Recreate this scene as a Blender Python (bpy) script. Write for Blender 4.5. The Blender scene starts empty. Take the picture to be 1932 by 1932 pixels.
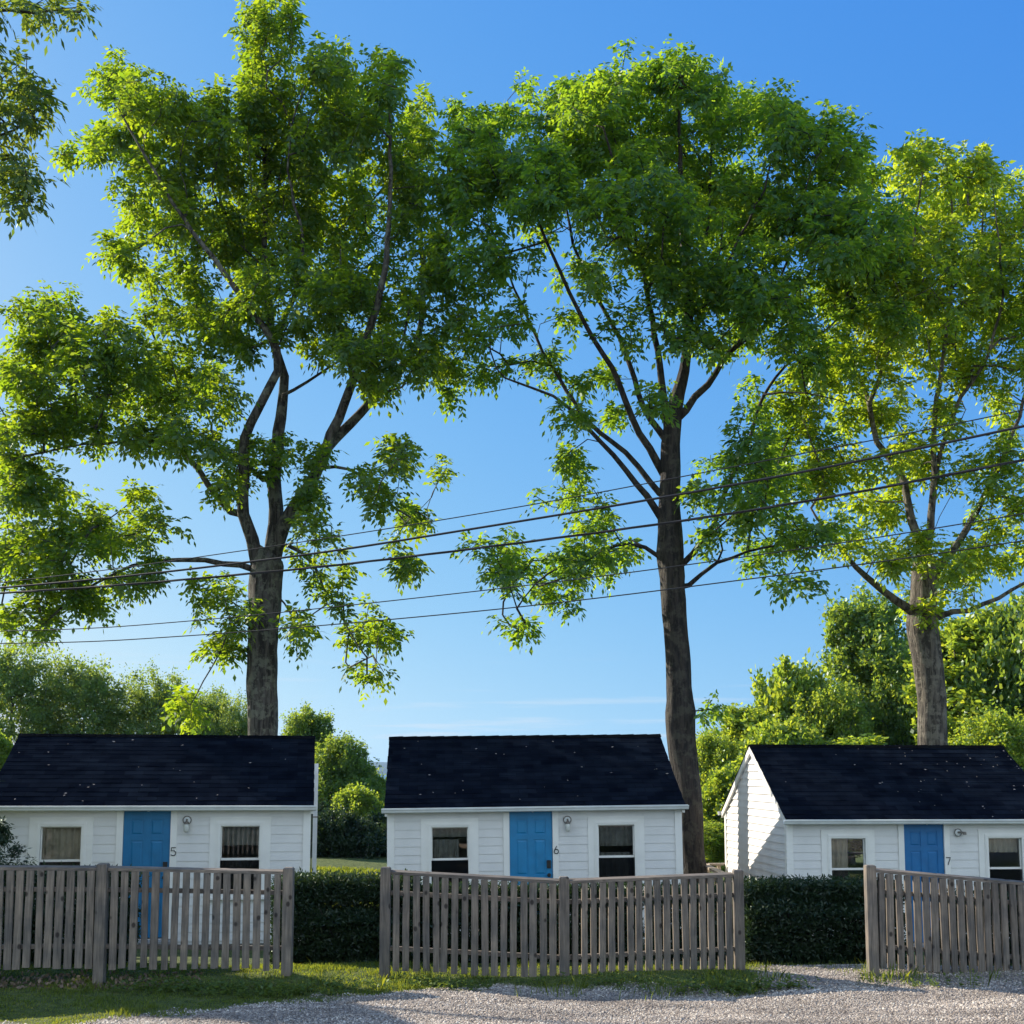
import bpy, math, random
import numpy as np
from mathutils import Vector, Matrix
R = math.radians
random.seed(7)
rng = np.random.default_rng(11)
sc = bpy.context.scene
C = sc.collection

# ------------------------------------------------------------------ camera
F = 2200.0; PITCH = R(6.0); EYE = 2.15
cam_d = bpy.data.cameras.new('camera'); cam = bpy.data.objects.new('camera', cam_d); C.objects.link(cam)
cam.location = (0, 0, EYE); cam.rotation_euler = (R(90) + PITCH, 0, 0)
cam_d.sensor_width = 36; cam_d.lens = 36 * F / 1932; cam_d.shift_y = 258 / 1932
cam_d.clip_start = 0.1; cam_d.clip_end = 20000
sc.camera = cam

# ------------------------------------------------------------------ sky and sun
SUN_EL = R(29.5); SUN_AZ = math.atan2(-0.75, 0.66) - R(7)      # clockwise from +Y, so the sun stands behind the scene to the left
w = bpy.data.worlds.new('World'); sc.world = w; w.use_nodes = True
nt = w.node_tree; bg = nt.nodes['Background']
sky = nt.nodes.new('ShaderNodeTexSky'); sky.sky_type = 'NISHITA'; sky.sun_disc = False
sky.sun_elevation = SUN_EL; sky.sun_rotation = SUN_AZ
sky.air_density = 1.0; sky.dust_density = 0.3; sky.ozone_density = 1.6; sky.altitude = 0
tcw = nt.nodes.new('ShaderNodeTexCoord'); mpw = nt.nodes.new('ShaderNodeMapping'); mpw.inputs['Scale'].default_value = (1, 1, .8); mpw.inputs['Location'].default_value = (0, 0, .17)
NL = nt.links.new
def wm(op, a, b=None, c=None):
    q = nt.nodes.new('ShaderNodeMath'); q.operation = op
    for k, v_ in enumerate((a, b, c)):
        if v_ is None: continue
        if isinstance(v_, (int, float)): q.inputs[k].default_value = v_
        else: NL(v_, q.inputs[k])
    return q.outputs[0]
NL(tcw.outputs['Generated'], mpw.inputs[0]); NL(mpw.outputs[0], sky.inputs[0])
sep = nt.nodes.new('ShaderNodeSeparateColor'); NL(sky.outputs[0], sep.inputs[0]); cmb = nt.nodes.new('ShaderNodeCombineColor')
KX = .207
for k, (mxv, pw, gain) in enumerate(((1.0, 1.66, .96), (1.2, .90, .76), (1.4, .22, .90))):
    q = wm('MINIMUM', wm('MULTIPLY', sep.outputs[k], KX), mxv); q = wm('MULTIPLY', wm('POWER', q, pw), gain/KX); NL(q, cmb.inputs[k])
# broken white cloud added in the unseen sky behind the camera as fill light; thin streaks low over the sea
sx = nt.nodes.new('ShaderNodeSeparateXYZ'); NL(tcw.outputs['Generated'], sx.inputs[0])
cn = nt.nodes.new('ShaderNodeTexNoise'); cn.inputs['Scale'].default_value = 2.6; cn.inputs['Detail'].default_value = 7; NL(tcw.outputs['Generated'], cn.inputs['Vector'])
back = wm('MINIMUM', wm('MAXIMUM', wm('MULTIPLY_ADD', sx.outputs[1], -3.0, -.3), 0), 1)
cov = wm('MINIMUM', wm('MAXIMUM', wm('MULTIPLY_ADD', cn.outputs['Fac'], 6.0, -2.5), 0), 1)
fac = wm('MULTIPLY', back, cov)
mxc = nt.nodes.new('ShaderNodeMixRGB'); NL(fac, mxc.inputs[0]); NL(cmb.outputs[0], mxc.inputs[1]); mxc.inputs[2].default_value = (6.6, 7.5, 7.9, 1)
mps = nt.nodes.new('ShaderNodeMapping'); mps.inputs['Scale'].default_value = (3, 3, 70); NL(tcw.outputs['Generated'], mps.inputs[0])
sn = nt.nodes.new('ShaderNodeTexNoise'); sn.inputs['Scale'].default_value = 1.6; sn.inputs['Detail'].default_value = 5; NL(mps.outputs[0], sn.inputs['Vector'])
sfac = wm('MULTIPLY', wm('MINIMUM', wm('MAXIMUM', wm('MULTIPLY_ADD', sn.outputs['Fac'], 5, -2.9), 0), .45), wm('MINIMUM', wm('MAXIMUM', wm('MULTIPLY_ADD', sx.outputs[2], -14, 1.5), 0), 1))
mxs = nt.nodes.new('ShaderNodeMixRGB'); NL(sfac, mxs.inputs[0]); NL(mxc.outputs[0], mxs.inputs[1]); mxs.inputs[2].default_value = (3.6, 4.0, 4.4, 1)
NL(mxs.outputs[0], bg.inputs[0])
bg.inputs[1].default_value = 0.10
sd = bpy.data.lights.new('sun', 'SUN'); sd.energy = 4.3; sd.angle = R(0.53); sd.color = (1.0, 0.90, 0.76)
so = bpy.data.objects.new('sun', sd); C.objects.link(so)
sun_dir = Vector((math.sin(SUN_AZ) * math.cos(SUN_EL), math.cos(SUN_AZ) * math.cos(SUN_EL), math.sin(SUN_EL)))
so.rotation_euler = (-sun_dir).to_track_quat('-Z', 'Y').to_euler()
sc.view_settings.view_transform = 'Standard'; sc.view_settings.look = 'None'
sc.view_settings.exposure = 1.05; sc.view_settings.gamma = 1.0
sc.cycles.max_bounces = 7; sc.cycles.diffuse_bounces = 3; sc.cycles.transmission_bounces = 2
sc.cycles.glossy_bounces = 3; sc.cycles.transparent_max_bounces = 12; sc.cycles.volume_bounces = 0
sc.cycles.sample_clamp_indirect = 6

def at(px, py, Y):
    """world point seen at pixel (px, py) of the 1932 px photograph, at distance Y in front of the camera"""
    xc = (px - 966) / F; yc = (1224 - py) / F
    dy = math.cos(PITCH) - yc * math.sin(PITCH); dz = math.sin(PITCH) + yc * math.cos(PITCH)
    t = Y / dy
    return Vector((xc * t, Y, EYE + dz * t))

# ------------------------------------------------------------------ helpers
class MB:
    def __init__(s): s.v = []; s.f = []
    def box(s, x0, x1, y0, y1, z0, z1):
        n = len(s.v)
        s.v += [(x0,y0,z0),(x1,y0,z0),(x1,y1,z0),(x0,y1,z0),(x0,y0,z1),(x1,y0,z1),(x1,y1,z1),(x0,y1,z1)]
        s.f += [(n,n+3,n+2,n+1),(n+4,n+5,n+6,n+7),(n,n+1,n+5,n+4),(n+1,n+2,n+6,n+5),(n+2,n+3,n+7,n+6),(n+3,n,n+4,n+7)]
        return s
    def hexa(s, p):            # eight points: four of the bottom ring, four of the top ring
        n = len(s.v); s.v += [tuple(q) for q in p]
        s.f += [(n,n+3,n+2,n+1),(n+4,n+5,n+6,n+7),(n,n+1,n+5,n+4),(n+1,n+2,n+6,n+5),(n+2,n+3,n+7,n+6),(n+3,n,n+4,n+7)]
        return s
    def prism(s, pts, a):      # polygon swept along vector a
        n = len(s.v); k = len(pts); a = Vector(a)
        s.v += [tuple(p) for p in pts] + [tuple(Vector(p) + a) for p in pts]
        s.f += [tuple(range(n+k-1, n-1, -1)), tuple(range(n+k, n+2*k))]
        s.f += [(n+i, n+(i+1)%k, n+k+(i+1)%k, n+k+i) for i in range(k)]
        return s
    def tube(s, pts, rad, sides=8, cap=True, rough=0):
        pts = [Vector(p) for p in pts]
        if not isinstance(rad, (list, tuple)): rad = [rad] * len(pts)
        n0 = len(s.v); u = None
        for i, p in enumerate(pts):
            t = (pts[min(i+1, len(pts)-1)] - pts[max(i-1, 0)])
            t = t.normalized() if t.length > 1e-9 else Vector((0,0,1))
            if u is None: u = t.orthogonal().normalized()
            u = (u - t * u.dot(t))
            u = u.normalized() if u.length > 1e-6 else t.orthogonal().normalized()
            vv = t.cross(u)
            for k in range(sides):
                a = 2*math.pi*k/sides
                rf_ = rad[i] if not rough else rad[i]*(1+rough*(float(vnoise(math.cos(a)*1.3+i*.03, math.sin(a)*1.3+i*.17, 2.2, 3))-.5)*2+rough*.5*(float(vnoise(k*1.0, i*.35, .9, 7))-.5)*2)
                s.v.append(tuple(p + (u*math.cos(a) + vv*math.sin(a)) * rf_))
        for i in range(len(pts)-1):
            for k in range(sides):
                a = n0+i*sides+k; b = n0+i*sides+(k+1)%sides
                s.f.append((a, b, b+sides, a+sides))
        if cap:
            s.f.append(tuple(range(n0+sides-1, n0-1, -1)))
            e = n0+(len(pts)-1)*sides; s.f.append(tuple(range(e, e+sides)))
        return s
    def lathe(s, prof, c, sides=16, axis='z'):   # prof: (radius, height)
        n0 = len(s.v)
        for r, h in prof:
            for k in range(sides):
                a = 2*math.pi*k/sides
                if axis == 'z': s.v.append((c[0]+r*math.cos(a), c[1]+r*math.sin(a), c[2]+h))
                else: s.v.append((c[0]+r*math.cos(a), c[1]-h, c[2]+r*math.sin(a)))
        for i in range(len(prof)-1):
            for k in range(sides):
                a = n0+i*sides+k; b = n0+i*sides+(k+1)%sides
                s.f.append((a, b, b+sides, a+sides))
        s.f.append(tuple(range(n0+sides-1, n0-1, -1)))
        e = n0+(len(prof)-1)*sides; s.f.append(tuple(range(e, e+sides)))
        return s
    def build(s, name, mat, parent=None, smooth=False):
        me = bpy.data.meshes.new(name); me.from_pydata(s.v, [], s.f); me.update()
        if smooth: me.polygons.foreach_set('use_smooth', [True]*len(me.polygons))
        return link(name, me, mat, parent)

def link(name, me, mat, parent=None):
    if mat: me.materials.append(mat)
    o = bpy.data.objects.new(name, me); C.objects.link(o)
    if parent: o.parent = parent
    return o
def np_mesh(name, V, Fq, mat, parent=None, smooth=False):
    """V (n,3), Fq (m,k) all faces with k corners"""
    me = bpy.data.meshes.new(name); m, k = Fq.shape
    me.vertices.add(len(V)); me.vertices.foreach_set('co', np.ascontiguousarray(V, dtype=np.float32).ravel())
    me.loops.add(m*k); me.loops.foreach_set('vertex_index', np.ascontiguousarray(Fq, dtype=np.int32).ravel())
    me.polygons.add(m); me.polygons.foreach_set('loop_start', np.arange(0, m*k, k, dtype=np.int32))
    try: me.polygons.foreach_set('loop_total', np.full(m, k, dtype=np.int32))
    except Exception: pass
    if smooth: me.polygons.foreach_set('use_smooth', np.ones(m, dtype=bool))
    me.update(calc_edges=True)
    return link(name, me, mat, parent)
def empty(name, loc=(0,0,0), rot=(0,0,0)):
    o = bpy.data.objects.new(name, None); C.objects.link(o); o.location = loc; o.rotation_euler = rot; o.empty_display_size = .2
    return o
def tag(o, label=None, cat=None, group=None, kind=None):
    if label: o['label'] = label
    if cat: o['category'] = cat
    if group: o['group'] = group
    if kind: o['kind'] = kind
    return o

# ------------------------------------------------------------------ materials
def newmat(name):
    m = bpy.data.materials.new(name); m.use_nodes = True; n = m.node_tree.nodes; l = m.node_tree.links
    return m, n, l, n['Principled BSDF']
def ramp(n, stops):
    r = n.new('ShaderNodeValToRGB'); e = r.color_ramp.elements
    e[0].position, e[0].color = stops[0][0], (*stops[0][1], 1); e[1].position, e[1].color = stops[-1][0], (*stops[-1][1], 1)
    for p, c in stops[1:-1]: x = e.new(p); x.color = (*c, 1)
    return r
def simple(name, col, rough=.6, noise=0.0, nscale=8, bump=0, bscale=60, metal=0, spec=.5):
    m, n, l, b = newmat(name)
    b.inputs['Roughness'].default_value = rough; b.inputs['Metallic'].default_value = metal
    b.inputs['Specular IOR Level'].default_value = spec
    tc = n.new('ShaderNodeTexCoord')
    nz = n.new('ShaderNodeTexNoise'); nz.inputs['Scale'].default_value = nscale; nz.inputs['Detail'].default_value = 6
    l.new(tc.outputs['Object'], nz.inputs['Vector'])
    lo = tuple(c*(1-noise) for c in col); hi = tuple(min(1, c*(1+noise)) for c in col)
    r = ramp(n, [(.3, lo), (.7, hi)]); l.new(nz.outputs['Fac'], r.inputs[0]); l.new(r.outputs[0], b.inputs['Base Color'])
    if bump:
        n2 = n.new('ShaderNodeTexNoise'); n2.inputs['Scale'].default_value = bscale; n2.inputs['Detail'].default_value = 5
        l.new(tc.outputs['Object'], n2.inputs['Vector'])
        bp = n.new('ShaderNodeBump'); bp.inputs['Strength'].default_value = bump; bp.inputs['Distance'].default_value = .01
        l.new(n2.outputs['Fac'], bp.inputs['Height']); l.new(bp.outputs[0], b.inputs['Normal'])
    return m
def leafmat(name, dif, trans, mixf=.5, var=.35):
    m = bpy.data.materials.new(name); m.use_nodes = True; n = m.node_tree.nodes; l = m.node_tree.links
    n.clear(); out = n.new('ShaderNodeOutputMaterial')
    geo = n.new('ShaderNodeNewGeometry'); tc = n.new('ShaderNodeTexCoord')
    nz = n.new('ShaderNodeTexNoise'); nz.inputs['Scale'].default_value = .7; nz.inputs['Detail'].default_value = 2
    l.new(tc.outputs['Object'], nz.inputs['Vector'])
    ad = n.new('ShaderNodeMath'); ad.operation = 'MULTIPLY_ADD'; ad.inputs[1].default_value = .65
    l.new(geo.outputs['Random Per Island'], ad.inputs[0])
    mu = n.new('ShaderNodeMath'); mu.operation = 'MULTIPLY'; mu.inputs[1].default_value = .7; l.new(nz.outputs['Fac'], mu.inputs[0])
    l.new(mu.outputs[0], ad.inputs[2])
    def vr(c, a): return tuple(min(1, x*a) for x in c)
    r1 = ramp(n, [(.2, vr(dif, 1-var)), (.6, dif), (1., (dif[0]*(1+1.5*var), dif[1]*(1+var), dif[2]))])
    r2 = ramp(n, [(.2, (trans[0]*(1-var*1.2), trans[1]*(1-var*.8), trans[2])), (.6, trans), (1., (min(1, trans[0]*(1+var)), trans[1]*(1+var*.4), trans[2]))])
    l.new(ad.outputs[0], r1.inputs[0]); l.new(ad.outputs[0], r2.inputs[0])
    d = n.new('ShaderNodeBsdfDiffuse'); t = n.new('ShaderNodeBsdfTranslucent'); g = n.new('ShaderNodeBsdfGlossy'); g.inputs['Roughness'].default_value = .42
    g.inputs['Color'].default_value = (.8, .9, .8, 1)
    l.new(r1.outputs[0], d.inputs[0]); l.new(r2.outputs[0], t.inputs[0])
    mx = n.new('ShaderNodeMixShader'); mx.inputs[0].default_value = mixf; l.new(d.outputs[0], mx.inputs[1]); l.new(t.outputs[0], mx.inputs[2])
    m2 = n.new('ShaderNodeMixShader'); m2.inputs[0].default_value = .035; l.new(mx.outputs[0], m2.inputs[1]); l.new(g.outputs[0], m2.inputs[2])
    l.new(m2.outputs[0], out.inputs[0])
    return m
def bark_mat(name, dark, light, patch):
    m, n, l, b = newmat(name); b.inputs['Roughness'].default_value = .9
    tc = n.new('ShaderNodeTexCoord'); mp = n.new('ShaderNodeMapping'); mp.inputs['Scale'].default_value = (1, 1, .16)
    l.new(tc.outputs['Object'], mp.inputs[0])
    vo = n.new('ShaderNodeTexNoise'); vo.inputs['Scale'].default_value = 11; vo.inputs['Detail'].default_value = 7; vo.inputs['Roughness'].default_value = .65
    vo.inputs['Distortion'].default_value = .5
    l.new(mp.outputs[0], vo.inputs['Vector'])
    r = ramp(n, [(.43, dark), (.57, light)]); l.new(vo.outputs['Fac'], r.inputs[0])
    nz = n.new('ShaderNodeTexNoise'); nz.inputs['Scale'].default_value = 5; nz.inputs['Detail'].default_value = 8; nz.inputs['Roughness'].default_value = .7
    l.new(tc.outputs['Object'], nz.inputs['Vector'])
    rm = ramp(n, [(.50, (0,0,0)), (.58, (1,1,1))]); l.new(nz.outputs['Fac'], rm.inputs[0])
    mx = n.new('ShaderNodeMixRGB'); l.new(rm.outputs[0], mx.inputs[0]); l.new(r.outputs[0], mx.inputs[1])
    mm = n.new('ShaderNodeMixRGB'); mm.inputs[0].default_value = .7; mm.inputs[2].default_value = (*patch, 1); l.new(r.outputs[0], mm.inputs[1])
    l.new(mm.outputs[0], mx.inputs[2]); l.new(mx.outputs[0], b.inputs['Base Color'])
    bp = n.new('ShaderNodeBump'); bp.inputs['Strength'].default_value = 1.0; bp.inputs['Distance'].default_value = .11
    l.new(vo.outputs['Fac'], bp.inputs['Height']); l.new(bp.outputs[0], b.inputs['Normal'])
    return m
def wood_mat(name, c1, c2, vertical=True):
    m, n, l, b = newmat(name); b.inputs['Roughness'].default_value = .85
    tc = n.new('ShaderNodeTexCoord'); oi = n.new('ShaderNodeObjectInfo')
    sh = n.new('ShaderNodeVectorMath'); sh.operation = 'SCALE'; sh.inputs[0].default_value = (37, 19, 53); l.new(oi.outputs['Random'], sh.inputs['Scale'])
    av = n.new('ShaderNodeVectorMath'); l.new(tc.outputs['Object'], av.inputs[0]); l.new(sh.outputs[0], av.inputs[1])
    mp = n.new('ShaderNodeMapping'); mp.inputs['Scale'].default_value = (1, 1, .07) if vertical else (.07, 1, 1); l.new(av.outputs[0], mp.inputs[0])
    nz = n.new('ShaderNodeTexNoise'); nz.inputs['Scale'].default_value = 55; nz.inputs['Detail'].default_value = 6; nz.inputs['Distortion'].default_value = .4
    l.new(mp.outputs[0], nz.inputs['Vector'])
    r = ramp(n, [(.3, c1), (.7, c2)]); l.new(nz.outputs['Fac'], r.inputs[0])
    # stains
    n3 = n.new('ShaderNodeTexNoise'); n3.inputs['Scale'].default_value = 4; n3.inputs['Detail'].default_value = 5; l.new(av.outputs[0], n3.inputs['Vector'])
    r3 = ramp(n, [(.35, (.62,.64,.68)), (.65, (1.12,1.06,1.0))]); l.new(n3.outputs['Fac'], r3.inputs[0])
    m3 = n.new('ShaderNodeMixRGB'); m3.blend_type = 'MULTIPLY'; m3.inputs[0].default_value = 1; l.new(r.outputs[0], m3.inputs[1]); l.new(r3.outputs[0], m3.inputs[2])
    # knots
    mk = n.new('ShaderNodeMapping'); mk.inputs['Scale'].default_value = (1, 1, .7) if vertical else (.7,1,1); l.new(av.outputs[0], mk.inputs[0])
    vo = n.new('ShaderNodeTexVoronoi'); vo.inputs['Scale'].default_value = 7.0; l.new(mk.outputs[0], vo.inputs['Vector'])
    rk = ramp(n, [(.10, (.22,.2,.2)), (.17, (1,1,1))]); l.new(vo.outputs['Distance'], rk.inputs[0])
    m4 = n.new('ShaderNodeMixRGB'); m4.blend_type = 'MULTIPLY'; m4.inputs[0].default_value = 1; l.new(m3.outputs[0], m4.inputs[1]); l.new(rk.outputs[0], m4.inputs[2])
    rt = ramp(n, [(0, (.78,.77,.76)), (1, (1.18,1.14,1.08))]); l.new(oi.outputs['Random'], rt.inputs[0])
    m5 = n.new('ShaderNodeMixRGB'); m5.blend_type = 'MULTIPLY'; m5.inputs[0].default_value = 1; l.new(m4.outputs[0], m5.inputs[1]); l.new(rt.outputs[0], m5.inputs[2])
    l.new(m5.outputs[0], b.inputs['Base Color'])
    bp = n.new('ShaderNodeBump'); bp.inputs['Strength'].default_value = .5; bp.inputs['Distance'].default_value = .004
    l.new(nz.outputs['Fac'], bp.inputs['Height']); l.new(bp.outputs[0], b.inputs['Normal'])
    return m
def roof_mat():
    m, n, l, b = newmat('asphalt_shingle'); b.inputs['Roughness'].default_value = 1; b.inputs['Specular IOR Level'].default_value = .0
    tc = n.new('ShaderNodeTexCoord')
    br = n.new('ShaderNodeTexBrick'); br.inputs['Scale'].default_value = 1; br.inputs['Brick Width'].default_value = .31; br.inputs['Row Height'].default_value = .137
    br.inputs['Mortar Size'].default_value = .004; br.inputs['Bias'].default_value = 0
    br.inputs['Color1'].default_value = (.004,.006,.012,1); br.inputs['Color2'].default_value = (.009,.013,.022,1); br.inputs['Mortar'].default_value = (.005,.006,.008,1)
    l.new(tc.outputs['UV'], br.inputs['Vector'])
    nz = n.new('ShaderNodeTexNoise'); nz.inputs['Scale'].default_value = 3; nz.inputs['Detail'].default_value = 8; l.new(tc.outputs['Object'], nz.inputs['Vector'])
    r = ramp(n, [(.3, (.7,.7,.72)), (.7, (1.35,1.35,1.3))]); l.new(nz.outputs['Fac'], r.inputs[0])
    mx = n.new('ShaderNodeMixRGB'); mx.blend_type = 'MULTIPLY'; mx.inputs[0].default_value = 1; l.new(br.outputs[0], mx.inputs[1]); l.new(r.outputs[0], mx.inputs[2])
    l.new(mx.outputs[0], b.inputs['Base Color'])
    n2 = n.new('ShaderNodeTexNoise'); n2.inputs['Scale'].default_value = 220; l.new(tc.outputs['Object'], n2.inputs['Vector'])
    bp = n.new('ShaderNodeBump'); bp.inputs['Strength'].default_value = .5; bp.inputs['Distance'].default_value = .003
    l.new(n2.outputs['Fac'], bp.inputs['Height']); l.new(bp.outputs[0], b.inputs['Normal'])
    return m
def glass_mat(name, fac=1.0):
    m = bpy.data.materials.new(name); m.use_nodes = True; n = m.node_tree.nodes; l = m.node_tree.links; n.clear()
    out = n.new('ShaderNodeOutputMaterial'); tr = n.new('ShaderNodeBsdfTransparent'); tr.inputs[0].default_value = (.93,.93,.92,1)
    gl = n.new('ShaderNodeBsdfGlossy'); gl.inputs['Roughness'].default_value = .02
    lw = n.new('ShaderNodeFresnel'); lw.inputs['IOR'].default_value = 1.6
    mx = n.new('ShaderNodeMixShader'); l.new(lw.outputs[0], mx.inputs[0]); l.new(tr.outputs[0], mx.inputs[1]); l.new(gl.outputs[0], mx.inputs[2])
    l.new(mx.outputs[0], out.inputs[0]); return m
def screen_mat():
    m = bpy.data.materials.new('insect_screen'); m.use_nodes = True; n = m.node_tree.nodes; l = m.node_tree.links; n.clear()
    out = n.new('ShaderNodeOutputMaterial'); tr = n.new('ShaderNodeBsdfTransparent'); tr.inputs[0].default_value = (.5,.5,.5,1)
    d = n.new('ShaderNodeBsdfDiffuse'); d.inputs[0].default_value = (.015,.017,.02,1)
    mx = n.new('ShaderNodeMixShader'); mx.inputs[0].default_value = .35; l.new(tr.outputs[0], mx.inputs[1]); l.new(d.outputs[0], mx.inputs[2]); l.new(mx.outputs[0], out.inputs[0])
    return m

M = {}
M['siding'] = simple('white_siding', (.72,.705,.68), .5, .06, 2.5, .15, 30)
M['trim'] = simple('white_trim', (.82,.80,.75), .45, .05, 3)
M['gutter'] = simple('white_gutter', (.72,.74,.73), .35, .08, 5)
DOORS = {5: simple('blue_door_paint', (.005,.155,.34), .5, .10, 5, .1, 40), 6: simple('bright_blue_door_paint', (.007,.20,.42), .45, .12, 5, .1, 40), 7: simple('deep_blue_door_paint', (.004,.135,.35), .5, .10, 5, .1, 40)}
M['roof'] = roof_mat()
M['wood'] = wood_mat('weathered_wood', (.108,.096,.083), (.240,.212,.182))
M['wood_h'] = wood_mat('weathered_rail', (.108,.095,.081), (.225,.198,.172), False)
M['pale_wood'] = wood_mat('pale_deck_wood', (.42,.35,.27), (.62,.53,.42), False)
M['bark1'] = bark_mat('grey_bark', (.017,.016,.015), (.092,.085,.076), (.17,.18,.14))
M['bark2'] = bark_mat('dark_bark', (.010,.009,.009), (.045,.037,.031), (.07,.065,.05))
M['bark3'] = bark_mat('pale_bark', (.036,.031,.026), (.145,.125,.10), (.21,.19,.15))
M['black'] = simple('black_metal', (.012,.012,.014), .4)
M['grey_metal'] = simple('pewter_metal', (.16,.14,.12), .45, .2, 20)
M['glass'] = glass_mat('window_glass'); M['screen'] = screen_mat()
M['curtain'] = simple('cream_curtain', (.62,.57,.46), .9, .12, 6)
M['drape'] = simple('grey_drape', (.26,.27,.25), .9, .25, 9)
M['inside'] = simple('interior_paint', (.30,.28,.24), .8, .1, 3)
M['lampglass'] = simple('frosted_glass', (.62,.62,.56), .2, .05)
M['wire'] = simple('black_cable', (.012,.012,.014), .6)
M['concrete'] = simple('concrete', (.28,.27,.25), .9, .2, 12, .4, 80)
M['leafA'] = leafmat('ash_leaf', (.012,.050,.026), (.47,.68,.022), .45)
M['leafB'] = leafmat('ash_leaf_green', (.013,.060,.030), (.43,.68,.026), .45)
M['leafC'] = leafmat('ash_leaf_bright', (.026,.084,.028), (.60,.78,.030), .50)
M['leafD'] = leafmat('dark_tree_leaf', (.065,.125,.045), (.42,.56,.06), .45)
M['leafE'] = leafmat('bright_tree_leaf', (.075,.145,.032), (.54,.68,.045), .50)
M['leafM'] = leafmat('mid_tree_leaf', (.045,.105,.035), (.44,.60,.05), .47)
M['leafN'] = leafmat('near_ash_leaf', (.016,.055,.026), (.34,.46,.03), .38)
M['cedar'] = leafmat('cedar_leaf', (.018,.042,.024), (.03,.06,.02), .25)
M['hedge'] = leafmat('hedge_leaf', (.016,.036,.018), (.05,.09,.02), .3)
M['grass'] = leafmat('grass_blade', (.075,.120,.022), (.34,.40,.03), .45)
M['weed'] = leafmat('weed_leaf', (.075,.125,.035), (.34,.42,.05), .42)
M['litter'] = simple('fallen_petal', (.42,.36,.33), .9, .3, 20)
M['dry'] = simple('dry_leaf', (.16,.115,.075), .9, .4, 20)

# ------------------------------------------------------------------ terrain
def vnoise(x, y, s, seed=0):
    x = np.asarray(x)*s + seed*17.3; y = np.asarray(y)*s - seed*9.1
    xi = np.floor(x); yi = np.floor(y); fx = x-xi; fy = y-yi
    def h(a, b): return np.modf(np.abs(np.sin(a*127.1+b*311.7)*43758.5453))[0]
    fx = fx*fx*(3-2*fx); fy = fy*fy*(3-2*fy)
    return (h(xi,yi)*(1-fx)+h(xi+1,yi)*fx)*(1-fy)+(h(xi,yi+1)*(1-fx)+h(xi+1,yi+1)*fx)*fy
def smooth(a, b, t):
    t = np.clip((t-a)/(b-a), 0, 1); return t*t*(3-2*t)
def H(x, y):
    x = np.asarray(x, float); y = np.asarray(y, float)
    zc = -.68 - .02*np.clip(x, -15, 15)
    z = zc*smooth(12.9, 18.6, y)
    z = z - .35*smooth(23, 38, y) - 3.0*smooth(38, 90, y) - 10*smooth(90, 240, y) - 8*smooth(240, 400, y)
    z = z + .05*np.sin(x*.9+1)*smooth(24, 30, y)
    z = z + .045*(vnoise(x*.45, y, 1.5, 21)-.5)*(1-smooth(12.2, 13, y))*smooth(-60, 5, y) + .02*(vnoise(x, y*2.0, 2.8, 22)-.5)*(1-smooth(12.2, 13, y))
    z = z + .012*np.sin(x*2.3+y*1.1)*np.cos(y*2.9-x*.8) + .05*smooth(12.0, 12.6, y)*(1-smooth(12.6, 13.6, y))
    return z
EDGE_X = [-9, -5, -4.2, -3.4, -2.9, -2.3, -1.6, -1.0, 0, 1.2, 2.0, 2.3, 2.7, 3.4, 3.9, 4.6, 9]
EDGE_Y = [10.3, 10.3, 10.25, 10.4, 10.8, 11.4, 11.55, 11.75, 11.95, 11.98, 11.85, 11.75, 12.5, 12.9, 12.2, 12.3, 12.5]
def grassy(x, y):
    e = np.interp(x, EDGE_X, EDGE_Y)
    n = (vnoise(x, y, 1.6, 1)-.5)*.5 + (vnoise(x, y, 5, 2)-.5)*.35 + (vnoise(x, y, 14, 3)-.5)*.2
    g = smooth(-.18, .18, (y-e)+n)
    # thin worn tongue of grass in the gravel on the left, bare gravel mouth by the right hedge
    g = np.maximum(g, .75*smooth(.62, .8, vnoise(x, y, 2.2, 5))*smooth(-1.6, -2.6, -np.abs(0) + x*1.0)*smooth(9.4, 10.2, y))
    g = g*(1-.85*smooth(2.5, 2.9, x)*(1-smooth(13.1, 13.6, y)))
    return g
xs = np.concatenate([np.linspace(-900,-60,12), np.linspace(-50,-8.5,28), np.linspace(-8,8,330), np.linspace(8.5,50,28), np.linspace(60,900,12)])
ys = np.concatenate([np.linspace(-60,6.5,16), np.linspace(7,14.5,190), np.linspace(14.8,45,80), np.linspace(46,400,60)])
XX, YY = np.meshgrid(xs, ys); ZZ = H(XX, YY); GG = grassy(XX, YY)
V = np.stack([XX.ravel(), YY.ravel(), ZZ.ravel()], 1); nx = len(xs); ny = len(ys)
ii = (np.arange(ny-1)[:,None]*nx + np.arange(nx-1)[None]).ravel()
FQ = np.stack([ii, ii+1, ii+nx+1, ii+nx], 1)
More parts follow.
